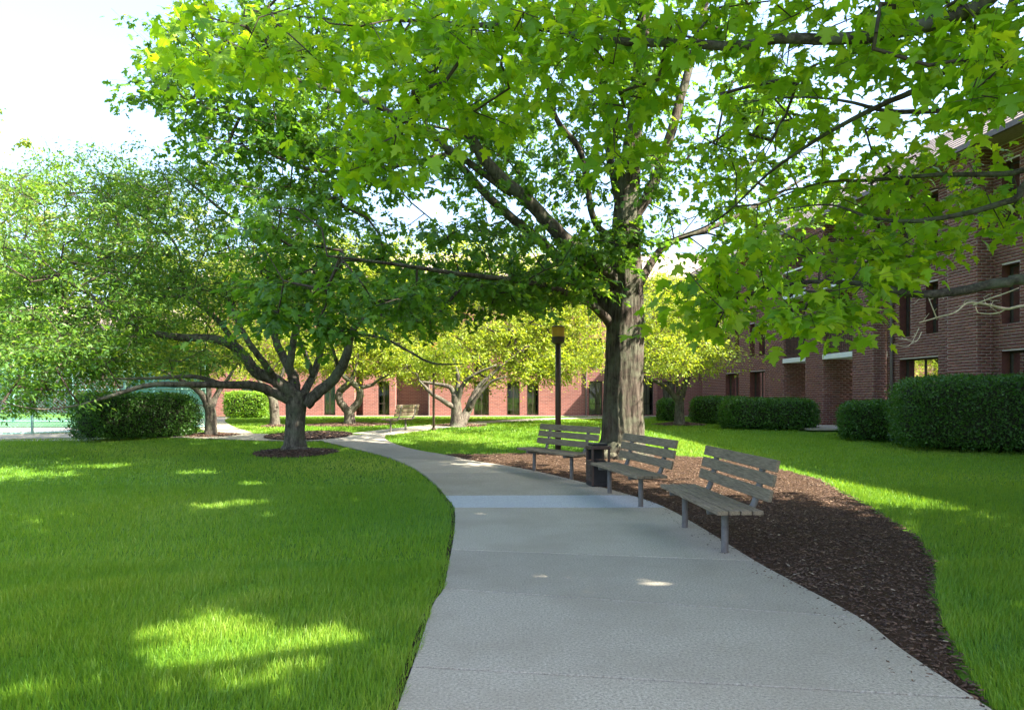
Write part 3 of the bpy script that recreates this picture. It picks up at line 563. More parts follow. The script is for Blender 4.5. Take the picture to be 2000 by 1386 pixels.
# ---------------------------------------------------------------- near tree (off frame to the right) with the overhanging limbs
trN = [(0,8.2,4.3,-.1,.5),(0,8.2,4.3,1.5,.40),(0,8.1,4.2,4,.36),(0,8.0,4.1,7,.28),(0,7.6,4,11,.12)]
limbN = [
 [(0,8.1,4.2,4.4,.12),(2150,-90,5.0,.085),(1900,20,5.1,.06),(1760,60,5.2,.05),(1650,76,5.3,.045),(1520,76,5.5,.04),(1440,90,5.6,.038),(1300,84,5.8,.036),(1180,78,6,.033),(1050,55,6.2,.028),(900,48,6.4,.024),(780,40,6.6,.018),(650,38,6.8,.012),(480,20,7,.008)],
 [(0,8.1,4.2,3.9,.11),(2130,-40,5.6,.05),(1960,40,5.9,.04),(1880,110,6.2,.034),(1800,170,6.5,.03),(1700,215,6.8,.025),(1600,270,7,.02),(1500,340,7.3,.014),(1400,430,7.6,.01),(1290,475,8,.006)],
 [(0,8.1,4.2,3.2,.11),(2120,200,6,.04),(1980,205,6.3,.033),(1860,215,6.6,.028),(1740,218,6.9,.022),(1650,198,7.2,.015),(1560,190,7.5,.01),(1440,200,8,.006)],
 [(0,8.15,4.2,2.9,.10),(2120,330,6.4,.035),(1960,340,6.8,.028),(1830,342,7,.022),(1700,352,7.3,.018),(1600,358,7.6,.012),(1480,400,8,.006)],
 [(0,8.15,4.2,2.6,.10),(2120,350,6,.035),(1980,390,6.2,.03),(1880,418,6.4,.025),(1780,432,6.6,.02),(1700,425,6.8,.016),(1620,400,7,.01),(1520,410,7.3,.006)],
 [(0,8.2,4.25,2.3,.12),(2120,545,5.4,.05),(1960,552,5.6,.042),(1860,570,5.8,.038),(1780,574,5.9,.033),(1700,556,6,.026),(1600,550,6.2,.02),(1520,560,6.3,.016),(1470,590,6.4,.012),(1420,600,6.5,.006)],
 [(0,8.0,4.1,6,.12),(0,5.5,3.5,7.5,.08),(0,3,4,8.5,.05),(0,0,5,8.6,.02)],
 [(0,8.0,4.1,6.5,.12),(0,6,6.5,8,.08),(0,4,9,9.3,.05),(0,1,11,10,.02)],
 [(0,8.0,4.1,5.5,.12),(0,5.5,1.5,7,.08),(0,2.5,-.5,7.6,.04)],
 [(0,7.8,4.1,8,.10),(0,9,7,9.5,.06),(0,8.5,9,10.5,.03)]]
bN = (8.2, 4.3, 0)
tree('maple rooted outside the frame whose bright lobed leaves hang over the path from the right', 'tree', bN, trN, limbN,
 [(650,60,330,75,5.6,7.2,50),(1100,45,300,60,5.2,6.6,36),(700,300,90,55,6,6.8,17),(460,110,80,100,6.2,7.2,20),(950,180,170,90,6,7.5,26),(760,180,110,90,6.2,7.5,16),(1240,150,150,80,5.5,7,16),
  (1230,260,60,90,6,7,8),(1560,60,230,70,5.4,6.8,30),(1850,60,160,110,4.8,6,24),(1950,200,70,120,4.2,5.2,14),(1600,200,200,90,7,9.5,26),(1800,300,180,80,7,9,16),(1500,330,160,110,8,11,36),
  (1650,470,180,50,6,8,24),(1440,550,110,65,5.8,7.2,22),(1620,570,120,35,5.4,6.4,16),(1570,615,45,30,5,5.8,8),(1820,490,150,50,6,7.6,13),(1900,410,110,50,6.5,8,14),(1380,620,60,45,6.3,7.4,10),(1720,385,120,30,7,8.5,14)],
 15, (.20,.20,.09), .14, MAPLE, M['leaf_near'], M['bark_limb'], r0=.004, rmax=.02, name='maple_tree', single=300, step=.28, seed=9, droop=.8,
 extra=[('w',(8.0,3.2,8.6),(6.8,5.0,1.3),260),('w',(5.0,8.0,9.8),(6.2,3.4,1.2),145),('w',(4.0,11.4,11.2),(5,2.6,1.2),75)])
# bare pale branch from a leafless shrub tree beyond the right edge
tree('leafless pale-barked branch reaching in from the right edge before the brick wall', 'tree', (8.6,9,0), [(0,8.6,9,-.1,.09),(0,8.4,9,1.2,.07),(0,8.2,9,2.3,.05)],
 [[(0,8.2,9,2.2,.03),(2100,590,9,.022),(2000,597,9,.018),(1965,603,9,.016),(1925,594,8.9,.014),(1890,592,8.9,.012),(1865,610,8.8,.010),(1830,620,8.8,.008),(1795,630,8.7,.006)],
  [(1900,596,8.9,.01),(1930,584,8.8,.008),(1970,570,8.7,.007),(1990,562,8.7,.004)],[(1965,603,9,.010),(1945,612,9.1,.008),(1912,611,9.2,.006),(1905,598,9.2,.004)],
  [(1830,624,8.8,.007),(1820,598,8.7,.006),(1812,578,8.7,.003)],[(1800,648,8.7,.006),(1790,665,8.7,.005),(1768,663,8.7,.004),(1760,658,8.7,.003)],[(1795,640,8.7,.005),(1775,675,8.7,.004),(1745,672,8.6,.003)]],
 [(1850,600,80,25,8.6,9,10),(1780,665,30,15,8.6,8.9,8),(1950,590,40,20,8.7,9,8)], 1, (.01,.01,.01), .006, DIAM, M['leaf_cherry'], M['bark_pale'], r0=.0035, rmax=.008, name='bare_tree', sides=8, step=.12)
# ---------------------------------------------------------------- hedges
def hedge(label, c0, c1, thick, h, n, lsz=.06, mat='leaf_hedge', rnd_=.25):
    """box hedge: front edge from c0 to c1 (x,y), growing to the back by thick"""
    c0 = np.array(c0, float); c1 = np.array(c1, float); u = c1-c0; L = np.linalg.norm(u); u /= L; v = np.array([-u[1], u[0]]); mid = (c0+c1)/2+v*thick/2; z0 = float(T(*mid))-.05
    root = world_parent(thing('hedge', label, 'hedge', (mid[0], mid[1], z0)))
    hx, hy, hz = L/2, thick/2, h/2; e = 5.0
    def surf(d):
        k = (np.abs(d[:, 0]/hx)**e+np.abs(d[:, 1]/hy)**e+np.abs(d[:, 2]/hz)**e)**(-1/e); p = d*k[:, None]
        bmp = 1+.05*fnoise(p[:, 0]*1.0+p[:, 2], p[:, 1]*1.0-p[:, 2]*.7, 3.5, 4)+.03*fnoise(p[:, 0]+p[:, 2]*.8, p[:, 1]+p[:, 2], 11, 8); return p*bmp[:, None]
    def toW(p): return np.stack([mid[0]+u[0]*p[:, 0]+v[0]*p[:, 1], mid[1]+u[1]*p[:, 0]+v[1]*p[:, 1], z0+hz+p[:, 2]], -1)
    nu, nv = 36, 18; th = np.linspace(0, 2*math.pi, nu, endpoint=False); ph = np.linspace(-math.pi/2+.02, math.pi/2-.02, nv)
    D = np.array([(math.cos(b)*math.cos(a)*hx, math.cos(b)*math.sin(a)*hy, math.sin(b)*hz) for b in ph for a in th]); core = toW(surf(D)*.90)
    fc = [(j*nu+i, j*nu+(i+1) % nu, (j+1)*nu+(i+1) % nu, (j+1)*nu+i) for j in range(nv-1) for i in range(nu)]
    mesh('dark_core', core, np.array(fc), M['hedge_core'], root, smooth=True)  # added solid core, coloured dark, filling the hedge behind its leaf shell
    # sample surface by face areas
    A = np.array([thick*h, thick*h, L*h, L*h, L*thick]); k = rng.choice(5, n, p=A/A.sum()); q = rng.uniform(-1, 1, (n, 3))*np.array([hx, hy, hz])
    for f, ax, sg in ((0,0,-1),(1,0,1),(2,1,-1),(3,1,1),(4,2,1)): q[k == f, ax] = sg*(hx, hy, hz)[ax]
    p = surf(q); nr = np.sign(q)*(np.abs(q/np.array([hx, hy, hz]))**4); nr /= np.linalg.norm(nr, axis=1, keepdims=True)
    p = p*(1+rng.normal(0, .03, (n, 1))+(rng.random((n, 1)) < .03)*.05)+nr*rng.uniform(-.05, .03, (n, 1)); Wp = toW(p)
    nw = np.stack([u[0]*nr[:, 0]+v[0]*nr[:, 1], u[1]*nr[:, 0]+v[1]*nr[:, 1], nr[:, 2]], -1)
    d = rng.normal(0, 1, (n, 3)); d[:, 2] += .3; d += nw*.5; V, Fc, r = scatter(Wp, frames(d, nw+rng.normal(0, .6, (n, 3))), lsz*rng.uniform(.6, 1.3, n), *FOLI)
    mesh('leaves', V, Fc, M[mat], root, rnd=r, kind='stuff')
M['hedge_core'] = plain('hedge_core', (.012,.016,.008), (.03,.035,.015), 20, 1)
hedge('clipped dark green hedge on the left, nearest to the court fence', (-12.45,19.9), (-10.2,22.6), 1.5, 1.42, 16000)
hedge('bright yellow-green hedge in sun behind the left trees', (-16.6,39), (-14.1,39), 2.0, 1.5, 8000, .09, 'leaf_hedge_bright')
hedge('low round shrub left of the row of right-hand hedges', (7.3,33.5), (8.4,33.5), 1.1, 1.1, 4500, .07)
hedge('long hedge behind the small Y-shaped tree', (7.9,30.4), (10.3,29.4), 1.8, 1.2, 9000, .07)
hedge('middle hedge in front of the brick porch piers', (7.9,25.6), (11.2,24.8), 2.0, 1.15, 13000, .065)
hedge('hedge touching the left end of the tallest right-hand hedge', (10.0,20.9), (12.4,19.6), 1.6, 1.2, 13000, .06)
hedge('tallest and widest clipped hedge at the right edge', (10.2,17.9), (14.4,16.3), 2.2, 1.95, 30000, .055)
# ---------------------------------------------------------------- right building
wu = np.array([-.111, 1.0, 0]); wn = np.array([-1.0, -.111, 0])/math.hypot(1, .111)     # wall points: (x0-.111*Y, Y)
UL = math.hypot(1, .111)
RB = world_parent(thing('brick_building', 'three-storey dark red brick apartment building with white-edged balconies on the right', 'building', (14, 24, .4)))
X0P, X0W = 15.8, 16.33; ZB = .36
def wp(x0, Y, z): return (x0-.111*Y, Y, z)
# facade panels with openings: (x0 plane, Ya(near), Yb(far), z0, z1, openings[(ya,yb,z0,z1)])
allb = []   # list of brick boxes (centre, axis a (unit along), normal, len, height)
def facade(org, ax, nr, L, z0, z1, holes, bricks=True, soldier=None):
    """org: (x,y) of start; ax along; mortar backing as cells around the holes, bricks in front"""
    us = sorted(set([0, L]+[h[0] for h in holes]+[h[1] for h in holes])); zs = sorted(set([z0, z1]+[h[2] for h in holes]+[h[3] for h in holes]))
    V = []; Fc = []
    def hole(u, z): return any(h[0] < u < h[1] and h[2] < z < h[3] for h in holes)
    m = MB()
    for i in range(len(us)-1):
        for j in range(len(zs)-1):
            if hole((us[i]+us[i+1])/2, (zs[j]+zs[j+1])/2): continue
            q = []
            for uu, zz in ((us[i], zs[j]), (us[i+1], zs[j]), (us[i+1], zs[j+1]), (us[i], zs[j+1])):
                q.append((org[0]+ax[0]*uu, org[1]+ax[1]*uu, zz))
            m.add(q, [(0,1,2,3)])
    for h in holes:       # reveals 0.14 deep
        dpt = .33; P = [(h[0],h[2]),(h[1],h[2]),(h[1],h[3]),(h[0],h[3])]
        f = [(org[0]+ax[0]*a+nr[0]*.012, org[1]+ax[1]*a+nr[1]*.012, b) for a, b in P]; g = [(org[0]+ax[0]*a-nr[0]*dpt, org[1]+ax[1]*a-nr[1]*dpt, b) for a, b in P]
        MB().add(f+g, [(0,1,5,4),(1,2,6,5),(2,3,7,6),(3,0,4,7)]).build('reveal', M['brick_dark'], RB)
    m.build('wall', M['mortar'], RB)
    rh, bl = .092, .285; nrow = int((z1-z0)/rh)
    for r in range(nrow):
        z = z0+(r+.5)*rh; u = -(bl/2 if r % 2 else 0)
        while u < L:
            a, b = max(u+.008, 0), min(u+bl-.008, L); u += bl
            if b-a < .04: continue
            segs = [(a, b)]
            for h in holes:
                if h[2]-.02 < z < h[3]+.02:
                    ns = []
                    for s, e in segs:
                        if e <= h[0] or s >= h[1]: ns.append((s, e)); continue
                        if s < h[0]: ns.append((s, h[0]))
                        if e > h[1]: ns.append((h[1], e))
                    segs = ns
            for s, e in segs:
                if e-s > .03:
                    c = ((s+e)/2); allb.append((org[0]+ax[0]*c, org[1]+ax[1]*c, z, ax[0], ax[1], nr[0], nr[1], e-s, rh-.017))
au = np.array([-.111, 1.0])/UL; nu_ = np.array([-1.0, -.111])/UL
def FA(x0, Ya, Yb, z0, z1, holes): facade((x0-.111*Ya, Ya), au, nu_, (Yb-Ya)*UL, z0, z1, [((h[0]-Ya)*UL, (h[1]-Ya)*UL, h[2], h[3]) for h in holes])
def endface(Y, xa, xb, z0, z1):   # face looking at -Y, from plane xa (outer) to xb (inner)
    a = np.array([xa-.111*Y, Y]); ax = -nu_; L = (xb-xa); facade((a[0], a[1]), ax, -au, L, z0, z1, [])
ZE = 8.85; f2, f3 = 3.30, 6.15
winC = [(22.2,24.05,1.05,2.88),(22.2,22.75,3.66,5.35),(23.5,24.05,3.66,5.35),(22.2,22.75,6.55,8.3),(23.5,24.05,6.55,8.3)]
winD = [(18.05,19.7,1.05,2.88),(18.05,18.7,3.66,5.35),(19.1,19.7,3.66,5.35),(18.05,18.7,6.55,8.3),(19.1,19.7,6.55,8.3)]
winE = [(15.4,17.1,1.05,2.88),(15.4,16.0,3.66,5.35),(16.5,17.1,3.66,5.35),(15.4,16.0,6.55,8.3),(16.5,17.1,6.55,8.3)]
holesN = winC+winD+winE
FA(X0W, 12.0, 24.7, ZB-.2, ZE, holesN)
winA = [(33.9,35.5,.9,2.88),(36.8,38.5,.9,2.88),(33.9,34.5,3.66,5.35),(35.0,35.5,3.66,5.35),(36.8,37.3,3.66,5.35),(38.0,38.5,3.66,5.35),(33.9,34.5,6.55,8.3),(35.0,35.5,6.55,8.3),(36.8,37.3,6.55,8.3),(38.0,38.5,6.55,8.3)]
FA(X0W, 32.4, 41.8, ZB-.2, ZE, winA)
for Ya, Yb in ((19.95,21.1),(24.7,25.9),(27.9,29.2),(31.1,32.4)):
    FA(X0P, Ya, Yb, ZB-.2, ZE, []); endface(Ya, X0P, X0W+(1.0 if Ya > 25 else 0), ZB-.2, ZE)
# bay back walls (recessed) with doors / balcony doors
def window(Ya, Yb, z0, z1, x0, mull=1, rail=None, door=False):
    a = np.array([x0-.111*Ya, Ya])-nu_*.27; L = (Yb-Ya)*UL; base = thing
    fr = MB()
    ang = math.atan2(au[1], au[0]); R = Matrix.Rotation(ang, 3, 'Z')
    def bx(u, z, du, dz, dd=.06, off=0): fr.box((a[0]+au[0]*u+nu_[0]*off, a[1]+au[1]*u+nu_[1]*off, z), (du, dd, dz), R)
    t = .055
    bx(L/2, z0+t/2, L-.004, t); bx(L/2, z1-t/2, L-.004, t); bx(t/2+.002, (z0+z1)/2, t, z1-z0-2*t); bx(L-t/2-.002, (z0+z1)/2, t, z1-z0-2*t)
    for k in range(1, mull+1): bx(L*k/(mull+1), (z0+z1)/2, .05, z1-z0-2*t, .05)
    if rail: bx(L/2, z0+rail, L-2*t, .04, .045)
    o = fr.build('window', M['frame'], RB)
    def sub(nm, m, mat): s = m.build(nm, mat); s.parent = o; s.matrix_parent_inverse = Matrix.Identity(4); return s
    for k in range(mull+1):
        u0, u1 = L*k/(mull+1)+t*.6, L*(k+1)/(mull+1)-t*.6; p = a-nu_*.005
        sub('pane', MB().add([(p[0]+au[0]*u0, p[1]+au[1]*u0, z0+t), (p[0]+au[0]*u1, p[1]+au[1]*u1, z0+t), (p[0]+au[0]*u1, p[1]+au[1]*u1, z1-t), (p[0]+au[0]*u0, p[1]+au[1]*u0, z1-t)], [(0,1,2,3)]), M['glass'])
    # curtain with folds, leaving part open
    cm = MB(); n = 26; p = a-nu_*.06; V = []
    op = random.uniform(.25, .5) if mull else 0
    for s0, s1 in ((0, 1-op),) if random.random() < .5 else ((op, 1),):
        V = []
        for i in range(n+1):
            u = L*(s0+(s1-s0)*i/n); w_ = .025*math.sin(i*1.9); q = p-nu_*w_
            V += [(q[0]+au[0]*u, q[1]+au[1]*u, z0+.02), (q[0]+au[0]*u, q[1]+au[1]*u, z1-.02)]
        cm.add(V, [(2*i, 2*i+2, 2*i+3, 2*i+1) for i in range(n)])
    sub('curtain', cm, M['curtain'])
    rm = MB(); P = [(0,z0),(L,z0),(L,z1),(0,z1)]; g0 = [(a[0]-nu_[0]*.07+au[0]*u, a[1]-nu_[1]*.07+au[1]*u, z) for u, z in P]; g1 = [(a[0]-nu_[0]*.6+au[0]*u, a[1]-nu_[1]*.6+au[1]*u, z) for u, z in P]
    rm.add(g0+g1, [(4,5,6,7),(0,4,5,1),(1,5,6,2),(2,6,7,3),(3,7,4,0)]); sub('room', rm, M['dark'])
for h in holesN+winA: window(h[0], h[1], h[2], h[3], X0W, mull=1 if h[1]-h[0] > 1 else 0, rail=.95 if h[1]-h[0] < 1 else None)
for Ya, Yb in ((25.9,27.9),(29.2,31.1)):
    x0 = X0W+1.0; xn = x0
    for z0, z1, fl in ((ZB, 3.1, 0), (f2, 5.95, 1), (f3, ZE, 2)):
        FA(x0, Ya-.0, Yb+.0, z0, z1, [(Ya+.35, Yb-.25, z0+.05, z0+2.25)]); window(Ya+.35, Yb-.25, z0+.05, z0+2.25, x0, 1)
        if fl:
            # white slab
            m = MB(); q = lambda x, Y, z: (x-.111*Y, Y, z)
            zt = f2 if fl == 1 else f3; m.add([q(X0P-.03,Ya+.004,zt-.2),q(X0P-.03,Yb-.004,zt-.2),q(x0,Yb-.004,zt-.2),q(x0,Ya+.004,zt-.2),q(X0P-.03,Ya+.004,zt),q(X0P-.03,Yb-.004,zt),q(x0,Yb-.004,zt),q(x0,Ya+.004,zt)],
              [(0,3,2,1),(4,5,6,7),(0,1,5,4),(1,2,6,5),(2,3,7,6),(3,0,4,7)]); m.build('balcony', M['white_trim'], RB, bevel=.01); bal = C.objects[-1]
            Rz = Matrix.Rotation(math.atan2(au[1], au[0]), 3, 'Z'); L = (Yb-Ya)*UL; a = np.array([X0P-.111*Ya, Ya])-nu_*.10
            hr = MB(); hr.box((a[0]+au[0]*L/2, a[1]+au[1]*L/2, zt+1.05), (L-.01, .07, .06), Rz); hr.box((a[0]+au[0]*L/2, a[1]+au[1]*L/2, zt+.10), (L-.01, .03, .04), Rz); o = hr.build('handrail', M['white_trim'] if fl == 2 else M['frame'], bal); o.matrix_parent_inverse = Matrix.Identity(4)
            me = None
            for k in range(1, 16):
                b = MB(); u = L*k/16; b.box((0,0,0), (.022, .022, .9), Rz); 
                if me is None: o = b.build('baluster', M['frame'], bal); me = o.data
                else: o = bpy.data.objects.new('baluster', me); C.objects.link(o); o.parent = bal
                o.matrix_parent_inverse = Matrix.Identity(4); o.location = (a[0]+au[0]*u, a[1]+au[1]*u, zt+.57)
# upper parts of porch sides
for Y_ in (25.9, 29.2):
    pass
# bricks
B = np.array(allb)
def brick_geo(b, dep=.012):
    cx, cy, z, ax, ay, nx, ny, L, h = b.T; n = len(b); bump_ = dep+rng.uniform(-.002, .003, n); A3 = np.stack([ax, ay, 0*ax], -1); N3 = np.stack([nx, ny, 0*nx], -1); c = np.stack([cx, cy, z], -1)
    V = []
    for k, (s, t, d) in enumerate([(-1,-1,0),(1,-1,0),(1,1,0),(-1,1,0),(-1,-1,1),(1,-1,1),(1,1,1),(-1,1,1)]):
        V.append(c+A3*(s*L/2*(1 if not d else .99))[:, None]+N3*(d*bump_)[:, None]+np.stack([0*z, 0*z, t*h/2], -1))
    V = np.stack(V, 1).reshape(-1, 3); q = np.array([(4,5,6,7),(0,1,5,4),(1,2,6,5),(2,3,7,6),(3,0,4,7)])
    return V, (q[None]+(np.arange(n)*8)[:, None, None]).reshape(-1, 4), np.repeat(rng.random(n), 5)
facing = (B[:, 5]*(0-B[:, 0])+B[:, 6]*(0-B[:, 1]))/(B[:, 0]**2+B[:, 1]**2)
pxs = 1000+B[:, 0]/B[:, 1]*F; pys = HZ-(B[:, 2]-H0)/B[:, 1]*F
sc = np.where((pxs < 1990) & (pys < 740) & (pys > 560) & (pxs > 1650), facing, -1); pick = np.argsort(-sc)[:300]
k = np.ones(len(B), bool); k[pick] = False
V, Fc, r = brick_geo(B[k]); mesh('brickwork', V, Fc, M['brick'], RB, rnd=r, kind='stuff')
cache = {}
for i in pick:
    b = B[i]; key = (round(b[7], 2), round(b[3], 2))
    if key not in cache:
        bb = b.copy(); bb[:3] = 0; V, Fc, r = brick_geo(bb[None]); cache[key] = mesh('brick', V, Fc, M['brick'], link=False)
    o = bpy.data.objects.new('brick', cache[key]); C.objects.link(o); par(o, RB); o.location = tuple(b[:3])
# roof, eave, gutter, downspout, landing
def q3(x0, Y, z): return (x0-.111*Y, Y, z)
def prism(name, pts, Ya, Yb, mat, parent=RB):     # pts: list of (x0, z) profile
    n = len(pts); V = [q3(x, Ya, z) for x, z in pts]+[q3(x, Yb, z) for x, z in pts]
    return MB().add(V, [tuple(range(n))[::-1], tuple(range(n, 2*n))]+[(i, (i+1) % n, n+(i+1) % n, n+i) for i in range(n)]).build(name, mat, parent)
rf = None
cs = 12
root_roof = prism('roof', [(15.52,ZE-.02),(15.52,ZE+.12),(19.0,ZE+2.6),(27,ZE+.2),(27,ZE-.02)], -16.4, 42.2, M['roof'])
m = MB()
for k in range(cs):
    x = 15.50+k*.28; z = ZE+.125+(x-15.52)*.713; P = [(x, z-.01), (x+.29, z+.29*.713+.004), (x+.29, z+.29*.713+.02), (x, z+.05)]
    V = [q3(a, -16.42, b) for a, b in P]+[q3(a, 42.22, b) for a, b in P]; m.add(V, [(0,1,2,3),(4,7,6,5),(0,4,5,1),(1,5,6,2),(2,6,7,3),(3,7,4,0)])
o = m.build('shingle_courses', M['roof'], root_roof, kind='stuff'); o.matrix_parent_inverse = Matrix.Identity(4)
prism('fascia', [(15.40,ZE-.05),(15.40,ZE+.10),(15.51,ZE+.10),(15.51,ZE-.05)], -16.4, 42.2, M['gutter'])
prism('side_wall', [(X0W+.012,ZB-.6),(X0W+.012,ZE-.04),(27,ZE-.04),(27,ZB-.6)], -16, 11.99, M['brick_far'])
prism('side_wall', [(X0W+.05,ZB-.2),(X0W+.05,ZE-.04),(27,ZE-.04),(27,ZB-.2)], 41.82, 42.1, M['brick_far'])
for Y_ in (24.35,):
    p = np.array(q3(X0W-.09, Y_, 0)); MB().tube([p+np.array([0,0,ZB-.1]), p+np.array([0,0,ZE])], .055, 8).build('downspout', M['gutter'], RB)
    for Y2 in (32.75, 17.6): p = np.array(q3(X0W-.09, Y2, 0)); MB().tube([p+np.array([0,0,ZB-.1]), p+np.array([0,0,ZE])], .05, 8).build('downspout', M['gutter'], RB)
o = prism('porch_paving', [(13.5,.37),(13.5,.43),(X0W+1.0,.43),(X0W+1.0,.37)], 24.6, 32.6, M['concrete'], None); o['kind'] = 'structure'
# ---------------------------------------------------------------- far building
FB = world_parent(thing('brick_building', 'sunlit pale red brick building across the far end of the lawn', 'building', (-2, 43, .4)))
def far_building(root, Yw, x0, x1, z0, z1, wins, steps, roofz, wallmat=None, nm='wall'):
    wallmat = wallmat or M['brick_far']
    # steps: list (xa, xb, offset) where wall is set back
    for xa, xb, off in steps:
        ws = [w_ for w_ in wins if xa <= w_[0] and w_[1] <= xb]; us = sorted(set([xa, xb]+[w_[0] for w_ in ws]+[w_[1] for w_ in ws])); zs = sorted(set([z0, z1]+[w_[2] for w_ in ws]+[w_[3] for w_ in ws])); m = MB(); Y = Yw+off
        for i in range(len(us)-1):
            for j in range(len(zs)-1):
                cu, cz = (us[i]+us[i+1])/2, (zs[j]+zs[j+1])/2
                if any(w_[0] < cu < w_[1] and w_[2] < cz < w_[3] for w_ in ws): continue
                m.add([(us[i], Y, zs[j]), (us[i+1], Y, zs[j]), (us[i+1], Y, zs[j+1]), (us[i], Y, zs[j+1])], [(0,1,2,3)])
        m.add([(xa, Y, z0), (xa, Yw+2.6, z0), (xa, Yw+2.6, z1), (xa, Y, z1)], [(0,1,2,3)]); m.add([(xb, Y, z0), (xb, Yw+2.6, z0), (xb, Yw+2.6, z1), (xb, Y, z1)], [(3,2,1,0)])
        for w_ in ws:
            a, b, c_, d = w_; f = [(a,Y,c_),(b,Y,c_),(b,Y,d),(a,Y,d)]; g = [(p[0], Y+.2, p[2]) for p in f]; m.add(f+g, [(0,1,5,4),(1,2,6,5),(2,3,7,6),(3,0,4,7)])
        m.build(nm, wallmat, root)
        for w_ in ws:
            a, b, c_, d = w_; fr = MB(); Yf = Y+.14; t = .05
            fr.box(((a+b)/2, Yf, c_+t/2), (b-a-.004, .06, t)); fr.box(((a+b)/2, Yf, d-t/2), (b-a-.004, .06, t)); fr.box((a+t/2+.002, Yf, (c_+d)/2), (t, .06, d-c_-2*t)); fr.box((b-t/2-.002, Yf, (c_+d)/2), (t, .06, d-c_-2*t))
            fr.box(((a+b)/2, Yf, (c_+d)/2), (.035, .05, d-c_-2*t)); fr.box(((a+b)/2, Yf-.004, c_+(d-c_)*.34), (b-a-2*t, .05, .04))
            o = fr.build('window', M['frame'], root)
            s = MB().add([(a+t,Yf+.005,c_+t),(b-t,Yf+.005,c_+t),(b-t,Yf+.005,d-t),(a+t,Yf+.005,d-t)], [(0,1,2,3)]).build('pane', M['glass'], o); s.matrix_parent_inverse = Matrix.Identity(4)
            n = 16; V = []; s0 = random.choice([0, 0, .3]); s1 = random.choice([1, 1, .75]) if s0 == 0 else 1
            for i in range(n+1): u = a+(b-a)*(s0+(s1-s0)*i/n); V += [(u, Yf+.05+.02*math.sin(i*2), c_+.06), (u, Yf+.05+.02*math.sin(i*2), d-.06)]
            s = MB().add(V, [(2*i, 2*i+2, 2*i+3, 2*i+1) for i in range(n)]).build('curtain', M['curtain'], o); s.matrix_parent_inverse = Matrix.Identity(4)
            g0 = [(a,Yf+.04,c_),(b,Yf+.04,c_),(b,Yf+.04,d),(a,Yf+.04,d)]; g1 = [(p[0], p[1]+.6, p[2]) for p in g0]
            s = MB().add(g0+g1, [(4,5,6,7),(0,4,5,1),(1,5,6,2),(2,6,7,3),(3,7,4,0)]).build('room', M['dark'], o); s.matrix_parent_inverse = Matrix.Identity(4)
    r_ = MB().add([(x0-.3,Yw-.5,roofz),(x1+.3,Yw-.5,roofz),(x1+.3,Yw+6,roofz+2.8),(x0-.3,Yw+6,roofz+2.8),(x0-.3,Yw-.5,roofz-.15),(x1+.3,Yw-.5,roofz-.15),(x1+.3,Yw+12,roofz-.15),(x0-.3,Yw+12,roofz-.15)],
        [(0,1,2,3),(3,2,6,7),(0,3,7,4),(1,5,6,2),(0,4,5,1),(4,7,6,5)]).build('roof', M['roof'], root)
YF = 42.6; k = YF/F
def wx(px): return (px-1000)*k
cols = [(470,495),(560,585),(632,655),(736,759),(925,955),(990,1015),(1029,1052),(1150,1176),(1200,1226),(1250,1276),(1298,1322)]
wins = []
for a, b in cols:
    for z in (.45, 3.35, 6.2): wins.append((wx(a), wx(b), z, z+2.12 if z < 1 else z+1.9))
far_building(FB, YF, wx(405), 14.5, .1, 8.9, wins, [(wx(405), wx(692), 0), (wx(692), wx(707), 1.2), (wx(707), wx(770), 0.3), (wx(770), wx(836), 1.5), (wx(836), wx(1284), 0), (wx(1284), 14.5, .5)], 8.95)
MB().tube([(wx(1144.5), YF-.07, .3), (wx(1144.5), YF-.07, 8.8)], .05, 8).build('downspout', M['gutter'], FB)
MB().tube([(wx(838), YF-.07, .3), (wx(838), YF-.07, 8.8)], .05, 8).build('downspout', M['gutter'], FB)
o = MB().box((-2, YF-.45, .36), (30, .8, .12)).build('kerb_strip', M['concrete']); o['kind'] = 'structure'
LB = world_parent(thing('brick_building', 'distant pale pink building with tall narrow windows behind the left hedge', 'building', (-30, 56, .4)))
lw = []
for i in range(14):
    xx = -44+i*1.6
    for z in (.6, 3.6): lw.append((xx, xx+.6, z, z+2.0))
far_building(LB, 55, -46, -21, .1, 6.8, lw, [(-46, -21, 0)], 6.9)
